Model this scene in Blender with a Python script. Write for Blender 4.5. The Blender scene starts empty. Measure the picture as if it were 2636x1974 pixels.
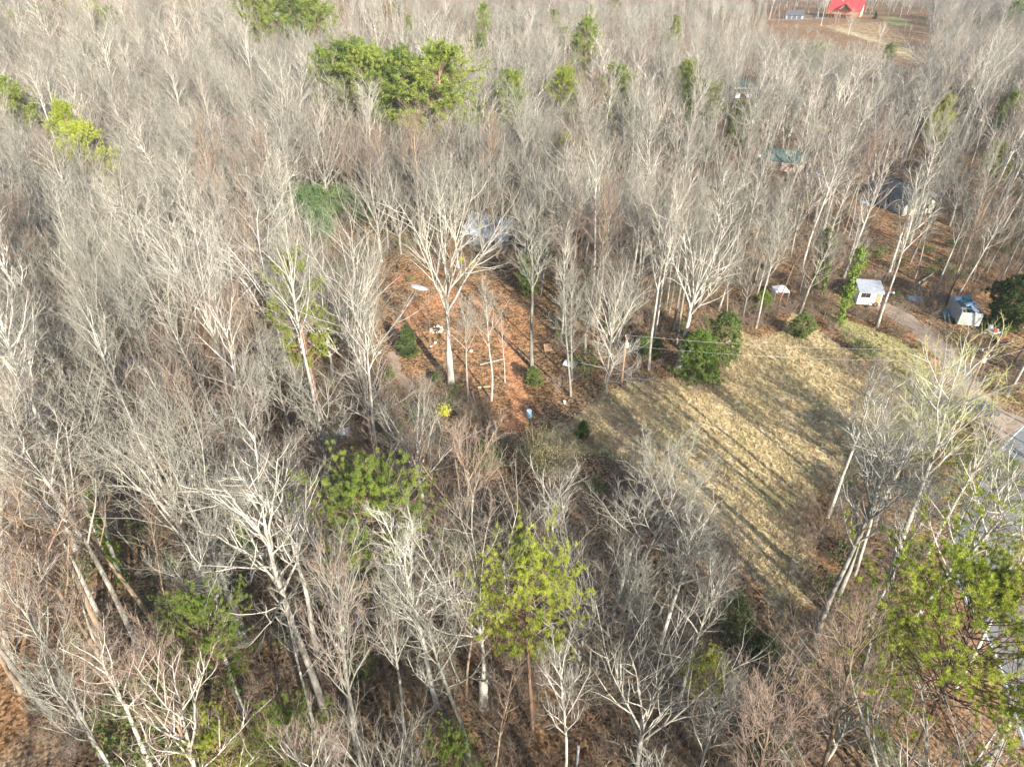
import bpy, bmesh, math, random
import numpy as np
from mathutils import Vector, Matrix

# ------------------------------------------------------------------ camera, sky, sun, exposure
sc = bpy.context.scene
COL = sc.collection
CAM_H = 54.0
PITCH = math.radians(34.0)
F_PX, CX, CY = 1757.0, 1318.0, 987.0          # focal length and centre in pixels of the 2636 px wide photograph
cam_d = bpy.data.cameras.new('camera')
cam = bpy.data.objects.new('camera', cam_d)
COL.objects.link(cam)
cam.location = (0, 0, CAM_H)
cam.rotation_euler = (math.pi / 2 - PITCH, 0, 0)
cam_d.sensor_width = 36.0
cam_d.lens = 36.0 * F_PX / 2636.0
cam_d.clip_start = 0.5
cam_d.clip_end = 6000.0
sc.camera = cam

SUN_EL = math.radians(24.0)
SUN_AZ = math.radians(26.0)                    # shadows run away from the camera, this far to the left
shadow_dir = Vector((-math.sin(SUN_AZ) * math.cos(SUN_EL), math.cos(SUN_AZ) * math.cos(SUN_EL), -math.sin(SUN_EL)))
world = bpy.data.worlds.new('World')
sc.world = world
world.use_nodes = True
nt = world.node_tree
sky = nt.nodes.new('ShaderNodeTexSky')
sky.sky_type = 'NISHITA'
sky.sun_disc = False
sky.sun_elevation = SUN_EL
to_sun = -shadow_dir
sky.sun_rotation = math.atan2(to_sun.x, to_sun.y)
bg = nt.nodes['Background']
nt.links.new(sky.outputs[0], bg.inputs[0])
bg.inputs[1].default_value = 0.12
sun_d = bpy.data.lights.new('sun', 'SUN')
sun_d.energy = 5.0
sun_d.angle = math.radians(0.5)
sun_d.color = (1.0, 0.935, 0.825)
sun = bpy.data.objects.new('sun', sun_d)
COL.objects.link(sun)
sun.rotation_euler = shadow_dir.to_track_quat('-Z', 'Y').to_euler()
sc.view_settings.view_transform = 'Standard'
sc.view_settings.look = 'None'
sc.view_settings.gamma = 1.0
sc.view_settings.use_curve_mapping = False
sc.view_settings.exposure = 1.58
sc.cycles.max_bounces = 5
sc.cycles.diffuse_bounces = 3
sc.cycles.transparent_max_bounces = 8

HAZE = 0.00012
rng = np.random.default_rng(7)
random.seed(7)

# ------------------------------------------------------------------ terrain and pixel-to-ground
def sstep(a, b, x):
    t = np.clip((x - a) / (b - a), 0, 1)
    return t * t * (3 - 2 * t)

def hz(x, y):
    x = np.asarray(x, float); y = np.asarray(y, float)
    left = 18.0 * sstep(125, 340, y) * sstep(95, -130, x)
    roll = sstep(190, 420, y) * (3.0 * np.sin(x * 0.011 + 1.3) * np.sin(y * 0.009 + .4) + 2.0 * np.sin(x * 0.023 + y * 0.013))
    far = 22.0 * sstep(700, 1300, y) + 12 * sstep(1200, 2400, y) * np.sin(x * 0.003 + 2)
    return left + roll + far

SP, CP = math.sin(PITCH), math.cos(PITCH)
def ray(px, py):
    u, v = px - CX, CY - py
    return np.array([u, v * SP + F_PX * CP, v * CP - F_PX * SP])
def at(px, py):
    """ground point seen at this pixel of the photograph"""
    d = ray(px, py)
    if d[2] > -20: d[2] = -20.0
    t = CAM_H / -d[2]
    for _ in range(25):
        t = (CAM_H - float(hz(d[0] * t, d[1] * t))) / -d[2]
    return np.array([d[0] * t, d[1] * t, float(hz(d[0] * t, d[1] * t))])
def proj(x, y, z):
    dx, dy, dz = x, y, z - CAM_H
    depth = dy * CP - dz * SP
    up = dy * SP + dz * CP
    return CX + F_PX * dx / depth, CY - F_PX * up / depth
def height_for(g, ty):
    """height of a thing standing at g whose top shows at pixel row ty"""
    lo, hi = 0.1, 60.0
    for _ in range(30):
        m = (lo + hi) / 2
        if proj(g[0], g[1], g[2] + m)[1] > ty: lo = m
        else: hi = m
    return lo
def poly(pts): return np.array([at(*p)[:2] for p in pts])
def inside(P, x, y):
    x = np.asarray(x, float); y = np.asarray(y, float)
    r = np.zeros(x.shape, bool)
    n = len(P)
    for i in range(n):
        x1, y1 = P[i]; x2, y2 = P[(i + 1) % n]
        c = (y1 > y) != (y2 > y)
        with np.errstate(divide='ignore', invalid='ignore'):
            xi = (x2 - x1) * (y - y1) / (y2 - y1 + 1e-12) + x1
        r ^= c & (x < xi)
    return r
def seg_dist(P, x, y):
    x = np.asarray(x, float); y = np.asarray(y, float)
    best = np.full(x.shape, 1e9)
    for (x1, y1), (x2, y2) in zip(P[:-1], P[1:]):
        dx, dy = x2 - x1, y2 - y1
        t = np.clip(((x - x1) * dx + (y - y1) * dy) / (dx * dx + dy * dy + 1e-9), 0, 1)
        best = np.minimum(best, np.hypot(x - x1 - t * dx, y - y1 - t * dy))
    return best
def poly_mask(P, x, y, soft=2.0):
    Q = np.vstack([P, P[:1]])
    d = seg_dist(Q, x, y)
    return np.clip(0.5 + np.where(inside(P, x, y), d, -d) / (2 * soft), 0, 1)

def smooth_line(P, n=6):
    P = np.array(P, float); out = []
    for i in range(len(P) - 1):
        p0 = P[max(i - 1, 0)]; p1 = P[i]; p2 = P[i + 1]; p3 = P[min(i + 2, len(P) - 1)]
        for k in range(n):
            t = k / n
            out.append(0.5 * ((2 * p1) + (-p0 + p2) * t + (2 * p0 - 5 * p1 + 4 * p2 - p3) * t * t + (-p0 + 3 * p1 - 3 * p2 + p3) * t ** 3))
    out.append(P[-1])
    return np.array(out)

FIELD = poly([(1630, 985), (1770, 975), (1850, 905), (1890, 850), (1945, 872), (2010, 862), (2045, 800), (2110, 858), (2200, 915), (2290, 985), (2325, 1050),
              (2330, 1130), (2250, 1190), (2130, 1250), (2065, 1310), (2095, 1470), (2060, 1570), (2005, 1590), (1935, 1470), (1800, 1330), (1690, 1230),
              (1560, 1165), (1480, 1170), (1400, 1210), (1385, 1130), (1480, 1080), (1560, 1010)])
LAWN = poly([(2110, 800), (2200, 830), (2290, 862), (2360, 900), (2420, 985), (2470, 1060), (2440, 1120), (2360, 1130), (2335, 1040), (2300, 975), (2200, 900)])
CLAY = poly([(950, 700), (1040, 660), (1180, 690), (1330, 700), (1420, 760), (1440, 860), (1430, 960), (1400, 1060), (1380, 1120), (1300, 1130), (1250, 1040),
             (1150, 1000), (1010, 990), (965, 900), (940, 800)])
CLAYPATH = smooth_line([at(*p)[:2] for p in [(1080, 790), (1150, 765), (1230, 790), (1290, 860), (1320, 940), (1335, 1030), (1325, 1100)]])
CLAYSPOT = smooth_line([at(*p)[:2] for p in [(1040, 840), (1075, 800), (1140, 768)]])
ROADL = smooth_line([(42, 4), (42, 16), (43, 27), (45.5, 36)] + [tuple(at(*p)[:2]) for p in [(2530, 1483), (2540, 1380), (2575, 1300), (2640, 1180)]] + [(78, 76), (98, 92), (125, 108), (170, 128)], 8)
DRIVE = smooth_line([at(*p)[:2] for p in [(2625, 1118), (2560, 1066), (2509, 1024), (2455, 935), (2390, 870), (2315, 812), (2262, 786)]])
TRACK = smooth_line([at(*p)[:2] for p in [(1012, 905), (1016, 940), (1035, 975), (1065, 1000)]])
HILLYARD = poly([(1970, 60), (2120, 50), (2230, 43), (2330, 60), (2340, 95), (2400, 140), (2340, 145), (2230, 98), (2100, 74), (1990, 72)])
HILLGREEN = poly([(2190, 38), (2290, 42), (2340, 60), (2330, 66), (2230, 52)])
HILLTRACK = smooth_line([at(*p)[:2] for p in [(2090, 70), (2190, 88), (2280, 118), (2350, 150), (2420, 170)]])
FARTRACK = smooth_line([at(*p)[:2] for p in [(2010, 280), (2060, 300), (2110, 325), (2150, 362)]])
DARKYARD = poly([(2240, 545), (2400, 560), (2520, 640), (2400, 720), (2300, 700), (2230, 620)])

# ------------------------------------------------------------------ materials
def new_mat(name, rough=0.9, spec=0.2):
    m = bpy.data.materials.new(name)
    m.use_nodes = True
    b = m.node_tree.nodes['Principled BSDF']
    b.inputs['Roughness'].default_value = rough
    b.inputs['Specular IOR Level'].default_value = spec
    return m, m.node_tree, b
def N(nt, t, **kw):
    n = nt.nodes.new(t)
    for k, v in kw.items(): setattr(n, k, v)
    return n
def ramp(nt, stops, src):
    r = N(nt, 'ShaderNodeValToRGB')
    e = r.color_ramp.elements
    while len(e) > 1: e.remove(e[-1])
    e[0].position, e[0].color = stops[0][0], (*stops[0][1], 1)
    for p, c in stops[1:]:
        q = e.new(p); q.color = (*c, 1)
    nt.links.new(src, r.inputs[0])
    return r.outputs[0]
def noise(nt, vec, scale, detail=4, rough=0.6, dist=0.0):
    n = N(nt, 'ShaderNodeTexNoise')
    n.inputs['Scale'].default_value = scale
    n.inputs['Detail'].default_value = detail
    n.inputs['Roughness'].default_value = rough
    n.inputs['Distortion'].default_value = dist
    nt.links.new(vec, n.inputs['Vector'])
    return n.outputs[0]
def mixc(nt, fac, a, b, mode='MIX'):
    m = N(nt, 'ShaderNodeMix', data_type='RGBA', blend_type=mode)
    for s, v in ((m.inputs[0], fac), (m.inputs[6], a), (m.inputs[7], b)):
        if isinstance(v, bpy.types.NodeSocket): nt.links.new(v, s)
        elif isinstance(v, tuple): s.default_value = (*v, 1)
        else: s.default_value = v
    return m.outputs[2]
def math_(nt, op, a, b=0.0, clamp=False):
    m = N(nt, 'ShaderNodeMath', operation=op, use_clamp=clamp)
    for s, v in ((m.inputs[0], a), (m.inputs[1], b)):
        if isinstance(v, bpy.types.NodeSocket): nt.links.new(v, s)
        else: s.default_value = v
    return m.outputs[0]
def bump(nt, b, h, strength, dist):
    n = N(nt, 'ShaderNodeBump')
    n.inputs['Strength'].default_value = strength
    n.inputs['Distance'].default_value = dist
    nt.links.new(h, n.inputs['Height'])
    nt.links.new(n.outputs[0], b.inputs['Normal'])

def ground_material():
    m, nt, b = new_mat('leaf_litter_and_grass', 0.95, 0.05)
    pos = N(nt, 'ShaderNodeNewGeometry').outputs['Position']
    att = N(nt, 'ShaderNodeVertexColor'); att.layer_name = 'mask'
    sep = N(nt, 'ShaderNodeSeparateColor'); nt.links.new(att.outputs[0], sep.inputs[0])
    n_big = noise(nt, pos, 0.05, 4, 0.6)
    n_mid = noise(nt, pos, 0.45, 6, 0.7)
    n_fine = noise(nt, pos, 3.2, 5, 0.75)
    n_leaf = noise(nt, pos, 9.0, 3, 0.8)
    vor = N(nt, 'ShaderNodeTexVoronoi'); vor.inputs['Scale'].default_value = 4.5
    nt.links.new(pos, vor.inputs['Vector'])
    sepv = N(nt, 'ShaderNodeSeparateColor'); nt.links.new(vor.outputs['Color'], sepv.inputs[0])
    mixv = math_(nt, 'ADD', math_(nt, 'MULTIPLY', n_fine, 0.55), math_(nt, 'MULTIPLY', sepv.outputs[0], 0.42))
    mixv = math_(nt, 'ADD', mixv, math_(nt, 'MULTIPLY', math_(nt, 'SUBTRACT', noise(nt, pos, 0.9, 4, 0.7, 0.4), 0.5), 0.35))
    litter = ramp(nt, [(0.30, (0.045, 0.028, 0.015)), (0.43, (0.12, 0.073, 0.038)), (0.55, (0.21, 0.132, 0.07)), (0.7, (0.36, 0.24, 0.13))], mixv)
    red = ramp(nt, [(0.32, (0.09, 0.045, 0.021)), (0.5, (0.22, 0.112, 0.05)), (0.7, (0.36, 0.20, 0.10))], mixv)
    litter = mixc(nt, math_(nt, 'MULTIPLY', sstep_node(nt, n_big, 0.42, 0.62), 0.65), litter, red)
    mould = sstep_node(nt, n_mid, 0.55, 0.72)
    litter = mixc(nt, math_(nt, 'MULTIPLY', mould, 0.6), litter, (0.09, 0.072, 0.05))
    pale = sstep_node(nt, noise(nt, pos, 0.12, 5, 0.7, 0.5), 0.54, 0.7)
    litter = mixc(nt, math_(nt, 'MULTIPLY', pale, 0.5), litter, ramp(nt, [(0.35, (0.14, 0.11, 0.075)), (0.65, (0.40, 0.32, 0.22))], mixv))
    # dry meadow
    grass = ramp(nt, [(0.30, (0.27, 0.205, 0.11)), (0.44, (0.48, 0.37, 0.21)), (0.58, (0.62, 0.49, 0.30)), (0.75, (0.72, 0.60, 0.40))], mixv)
    green = ramp(nt, [(0.3, (0.17, 0.17, 0.055)), (0.5, (0.38, 0.36, 0.14)), (0.7, (0.54, 0.48, 0.22))], mixv)
    n_patch = noise(nt, pos, 0.22, 5, 0.65, 0.6)
    grass = mixc(nt, math_(nt, 'MULTIPLY', sstep_node(nt, n_patch, 0.46, 0.62), 0.75), grass, green)
    rust = noise(nt, pos, 0.33, 4, 0.7, 0.3)
    grass = mixc(nt, math_(nt, 'MULTIPLY', sstep_node(nt, rust, 0.52, 0.68), 0.6), grass, (0.40, 0.24, 0.13))
    worn = sstep_node(nt, noise(nt, pos, 0.09, 4, 0.6, 1.0), 0.5, 0.66)
    grass = mixc(nt, math_(nt, 'MULTIPLY', worn, 0.45), grass, green)
    # red clay
    clay = ramp(nt, [(0.3, (0.21, 0.095, 0.048)), (0.5, (0.38, 0.18, 0.085)), (0.7, (0.50, 0.275, 0.145))], mixv)
    # rough lawn
    lawn = ramp(nt, [(0.3, (0.13, 0.13, 0.045)), (0.55, (0.27, 0.25, 0.10)), (0.8, (0.38, 0.33, 0.16))], mixv)
    def soft(maskv, amp=0.9):
        s = math_(nt, 'ADD', maskv, math_(nt, 'MULTIPLY', math_(nt, 'SUBTRACT', n_mid, 0.5), amp))
        s = math_(nt, 'ADD', s, math_(nt, 'MULTIPLY', math_(nt, 'SUBTRACT', n_fine, 0.5), 0.5))
        return math_(nt, 'MULTIPLY', sstep_node(nt, s, 0.35, 0.65), sstep_node(nt, maskv, 0.02, 0.15))
    c = mixc(nt, soft(sep.outputs[0]), litter, grass)
    c = mixc(nt, soft(sep.outputs[1], 1.6), c, clay)
    c = mixc(nt, soft(sep.outputs[2]), c, lawn)
    nt.links.new(c, b.inputs['Base Color'])
    hgt = math_(nt, 'ADD', math_(nt, 'MULTIPLY', n_leaf, 0.4), n_fine)
    bump(nt, b, hgt, 0.5, 0.03)
    return m
def sstep_node(nt, v, a, b_):
    r = N(nt, 'ShaderNodeMapRange', interpolation_type='SMOOTHSTEP')
    nt.links.new(v, r.inputs[0])
    r.inputs[1].default_value = a; r.inputs[2].default_value = b_
    return r.outputs[0]

def bark_material(name, dark, pale, base=None, lichen=(0.33, 0.35, 0.27)):
    m, nt, b = new_mat(name, 0.95, 0.05)
    tc = N(nt, 'ShaderNodeTexCoord').outputs['Object']
    oi = N(nt, 'ShaderNodeObjectInfo')
    mp = N(nt, 'ShaderNodeMapping'); mp.inputs['Scale'].default_value = (1, 1, 0.28)
    nt.links.new(tc, mp.inputs[0])
    n1 = noise(nt, mp.outputs[0], 2.6, 4, 0.7)
    n2 = noise(nt, tc, 0.55, 3, 0.6)
    c = ramp(nt, [(0.28, dark), (0.5, tuple(0.5 * (p + q) for p, q in zip(dark, pale))), (0.68, pale)], n1)
    c = mixc(nt, math_(nt, 'MULTIPLY', sstep_node(nt, n2, 0.48, 0.66), 0.6), c, lichen)
    v = math_(nt, 'ADD', math_(nt, 'MULTIPLY', oi.outputs['Random'], 0.6), 0.5)
    hsv = N(nt, 'ShaderNodeHueSaturation')
    nt.links.new(c, hsv.inputs['Color']); nt.links.new(v, hsv.inputs['Value'])
    nt.links.new(hsv.outputs[0], b.inputs['Base Color'])
    return m
def twig_material(name, a, b2):
    m, nt, b = new_mat(name, 0.95, 0.05)
    oi = N(nt, 'ShaderNodeObjectInfo')
    tc = N(nt, 'ShaderNodeTexCoord').outputs['Object']
    n1 = noise(nt, tc, 0.5, 2, 0.6)
    f = math_(nt, 'ADD', math_(nt, 'MULTIPLY', oi.outputs['Random'], 0.6), math_(nt, 'MULTIPLY', n1, 0.4))
    c = mixc(nt, f, a, b2)
    nt.links.new(c, b.inputs['Base Color'])
    return m
def leaf_material(name, cols, trans=0.25, scale=0.8):
    m, nt, b = new_mat(name, 0.7, 0.25)
    tc = N(nt, 'ShaderNodeTexCoord').outputs['Object']
    geo = N(nt, 'ShaderNodeNewGeometry')
    oi = N(nt, 'ShaderNodeObjectInfo')
    n1 = noise(nt, tc, scale, 3, 0.6)
    f = math_(nt, 'ADD', math_(nt, 'MULTIPLY', n1, 0.62), math_(nt, 'MULTIPLY', geo.outputs['Random Per Island'], 0.30))
    f = math_(nt, 'ADD', f, math_(nt, 'MULTIPLY', math_(nt, 'SUBTRACT', oi.outputs['Random'], 0.5), 0.22))
    c = ramp(nt, [(0.22, cols[0]), (0.5, cols[1]), (0.72, cols[2])], f)
    nt.links.new(c, b.inputs['Base Color'])
    t = N(nt, 'ShaderNodeBsdfTranslucent')
    nt.links.new(c, t.inputs[0])
    mx = N(nt, 'ShaderNodeMixShader'); mx.inputs[0].default_value = trans
    nt.links.new(b.outputs[0], mx.inputs[1]); nt.links.new(t.outputs[0], mx.inputs[2])
    nt.links.new(mx.outputs[0], nt.nodes['Material Output'].inputs[0])
    return m
def plain(name, col, rough=0.8, spec=0.3, var=0.25, scale=3.0, metal=0.0):
    m, nt, b = new_mat(name, rough, spec)
    tc = N(nt, 'ShaderNodeTexCoord').outputs['Object']
    n1 = noise(nt, tc, scale, 5, 0.65)
    lo = tuple(c * (1 - var) for c in col); hi = tuple(min(1, c * (1 + var)) for c in col)
    c = ramp(nt, [(0.3, lo), (0.7, hi)], n1)
    nt.links.new(c, b.inputs['Base Color'])
    b.inputs['Metallic'].default_value = metal
    return m

M = {}
M['ground'] = ground_material()
M['bark_pale'] = bark_material('pale_bark', (0.24, 0.215, 0.18), (0.62, 0.57, 0.49))
M['bark_grey'] = bark_material('grey_bark', (0.15, 0.14, 0.12), (0.38, 0.36, 0.31))
M['bark_brown'] = bark_material('brown_bark', (0.13, 0.085, 0.055), (0.34, 0.25, 0.175), lichen=(0.30, 0.27, 0.2))
M['bark_white'] = bark_material('white_bark', (0.40, 0.37, 0.32), (0.70, 0.66, 0.58), lichen=(0.6, 0.58, 0.5))
M['bark_dark'] = bark_material('dark_bark', (0.045, 0.036, 0.03), (0.15, 0.12, 0.10), lichen=(0.12, 0.11, 0.08))
M['bark_pine'] = bark_material('pine_bark', (0.16, 0.09, 0.06), (0.36, 0.23, 0.16), lichen=(0.32, 0.26, 0.2))
M['twig_grey'] = twig_material('grey_twigs', (0.26, 0.245, 0.20), (0.12, 0.115, 0.092))
M['twig_pink'] = twig_material('pinkish_twigs', (0.25, 0.19, 0.155), (0.12, 0.09, 0.07))
M['twig_pale'] = twig_material('pale_twigs', (0.36, 0.34, 0.29), (0.28, 0.27, 0.22))
M['twig_green'] = twig_material('budding_twigs', (0.27, 0.30, 0.09), (0.33, 0.32, 0.15))
M['brush'] = twig_material('brush_twigs', (0.22, 0.16, 0.11), (0.14, 0.12, 0.085))
M['brush_green'] = leaf_material('privet_leaves', ((0.06, 0.085, 0.02), (0.12, 0.16, 0.045), (0.22, 0.25, 0.09)))
M['needle'] = leaf_material('pine_needles', ((0.05, 0.085, 0.018), (0.15, 0.21, 0.035), (0.30, 0.35, 0.06)), 0.3, 0.5)
M['needle_far'] = leaf_material('far_pine_needles', ((0.05, 0.088, 0.018), (0.145, 0.195, 0.035), (0.30, 0.34, 0.065)), 0.25, 0.5)
M['needle_yellow'] = leaf_material('yellow_green_needles', ((0.10, 0.14, 0.02), (0.27, 0.32, 0.04), (0.48, 0.49, 0.07)), 0.35, 0.5)
M['cedar'] = leaf_material('cedar_foliage', ((0.025, 0.04, 0.012), (0.07, 0.10, 0.025), (0.15, 0.18, 0.05)), 0.15, 0.9)
M['bright_leaf'] = leaf_material('bright_green_leaves', ((0.04, 0.075, 0.015), (0.105, 0.165, 0.03), (0.21, 0.27, 0.05)), 0.3, 1.2)
M['ivy'] = leaf_material('ivy_leaves', ((0.04, 0.075, 0.01), (0.115, 0.18, 0.025), (0.25, 0.33, 0.045)), 0.3, 1.0)
M['bamboo'] = leaf_material('bamboo_leaves', ((0.05, 0.09, 0.035), (0.12, 0.19, 0.08), (0.24, 0.29, 0.11)), 0.3, 0.8)
M['mistletoe'] = leaf_material('mistletoe_leaves', ((0.16, 0.18, 0.02), (0.32, 0.33, 0.04), (0.45, 0.43, 0.06)), 0.3, 2.0)
M['straw'] = leaf_material('dry_grass_blades', ((0.32, 0.25, 0.13), (0.56, 0.45, 0.26), (0.72, 0.61, 0.40)), 0.25, 0.5)
M['rust_leaf'] = leaf_material('dead_leaves', ((0.14, 0.07, 0.035), (0.28, 0.15, 0.075), (0.42, 0.24, 0.13)), 0.2, 1.0)

# ------------------------------------------------------------------ mesh helpers
def mesh_from(name, verts, polys, mats, smooth=False):
    """polys: list of (array (n,k) of indices, material index)"""
    me = bpy.data.meshes.new(name)
    verts = np.asarray(verts, np.float32)
    me.vertices.add(len(verts))
    me.vertices.foreach_set('co', verts.ravel())
    loops = np.concatenate([p.ravel() for p, _ in polys]).astype(np.int32)
    tot = np.concatenate([np.full(len(p), p.shape[1], np.int32) for p, _ in polys])
    mi = np.concatenate([np.full(len(p), k, np.int32) for p, k in polys])
    start = np.concatenate([[0], np.cumsum(tot)[:-1]]).astype(np.int32)
    me.loops.add(len(loops)); me.loops.foreach_set('vertex_index', loops)
    me.polygons.add(len(tot)); me.polygons.foreach_set('loop_start', start)
    me.polygons.foreach_set('material_index', mi)
    me.polygons.foreach_set('use_smooth', np.full(len(tot), smooth, bool))
    for m in mats: me.materials.append(m)
    me.update(calc_edges=True)
    return me
def norm(v): return v / (np.linalg.norm(v, axis=-1, keepdims=True) + 1e-9)

class Geo:
    def __init__(s): s.v = []; s.p = []; s.n = 0
    def add(s, verts, faces, mi=0):
        verts = np.asarray(verts, float).reshape(-1, 3)
        s.v.append(verts)
        s.p.append((np.asarray(faces) + s.n, mi)); s.n += len(verts)
    def tubes(s, P, R, sides, mi=0, tip=True):
        """P (n,k,3) points, R (n,k) radii"""
        n, k, _ = P.shape
        d = norm(P[:, -1] - P[:, 0])
        ref = np.where(np.abs(d[:, 2:3]) < 0.8, np.array([[0, 0, 1.0]]), np.array([[1.0, 0, 0]]))
        a = norm(np.cross(d, ref)); b = np.cross(d, a)
        ang = np.arange(sides) * 2 * math.pi / sides
        ring = a[:, None, :] * np.cos(ang)[None, :, None] + b[:, None, :] * np.sin(ang)[None, :, None]
        kk = k - 1 if tip else k
        V = P[:, :kk, None, :] + ring[:, None] * R[:, :kk, None, None]
        V = V.reshape(-1, 3)
        i = np.arange(n)[:, None, None] * (kk * sides); j = np.arange(kk - 1)[None, :, None] * sides; q = np.arange(sides)[None, None, :]
        if kk > 1:
            q2 = (q + 1) % sides
            f = np.stack([i + j + q, i + j + q2, i + j + sides + q2, i + j + sides + q], -1).reshape(-1, 4)
            base = V
            s.v.append(base); s.p.append((f + s.n, mi))
        else:
            s.v.append(V)
        off = s.n
        s.n += len(V)
        if tip:
            s.v.append(P[:, -1]); t0 = s.n; s.n += n
            i2 = np.arange(n)[:, None] * (kk * sides) + (kk - 1) * sides
            q = np.arange(sides)[None, :]
            f = np.stack([off + i2 + q, off + i2 + (q + 1) % sides, np.broadcast_to(t0 + np.arange(n)[:, None], (n, sides))], -1).reshape(-1, 3)
            s.p.append((f, mi))
    def mesh(s, name, mats, smooth=False): return mesh_from(name, np.concatenate(s.v), s.p, mats, smooth)

def grow(r, p0, d0, L, K, wob, up):
    n = len(p0)
    P = np.zeros((n, K + 1, 3)); P[:, 0] = p0
    d = norm(d0)
    L = np.broadcast_to(L, (n,))
    for k in range(K):
        d = d + r.normal(0, wob, (n, 3)); d[:, 2] += up / K
        d = norm(d)
        P[:, k + 1] = P[:, k] + d * (L / K)[:, None]
    return P
def sample(P, t):
    """points and tangents on curves P[i] at t (n,m)"""
    n, k, _ = P.shape
    x = np.clip(t, 0, 0.9999) * (k - 1); i = x.astype(int); f = (x - i)[..., None]
    rows = np.arange(n)[:, None]
    a, b = P[rows, i], P[rows, i + 1]
    return a * (1 - f) + b * f, norm(b - a)
def kids(r, P, R, m, t0, t1, ang, spread=0.2):
    n = len(P)
    t = t0 + (t1 - t0) * (np.arange(m)[None] + r.uniform(0, 1, (n, m))) / m
    p, d = sample(P, t)
    ref = norm(r.normal(0, 1, (n, m, 3)))
    per = norm(np.cross(d, ref))
    # alternate phyllotaxis-like so branches go round the stem
    a = np.radians(ang) * (1 + r.uniform(-spread, spread, (n, m, 1)) * 1.6)
    dd = d * np.cos(a) + per * np.sin(a)
    x = np.clip(t, 0, 0.9999) * (P.shape[1] - 1); i = x.astype(int); f = x - i
    rows = np.arange(n)[:, None]
    rad = R[rows, i] * (1 - f) + R[rows, i + 1] * f
    return p.reshape(-1, 3), dd.reshape(-1, 3), rad.reshape(-1), t.reshape(-1)
def taper(r0, r1, K, n):
    t = np.linspace(0, 1, K + 1)[None]
    r0 = np.broadcast_to(r0, (n,))[:, None]; r1 = np.broadcast_to(r1, (n,))[:, None]
    return r0 * (1 - t) + r1 * t

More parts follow.
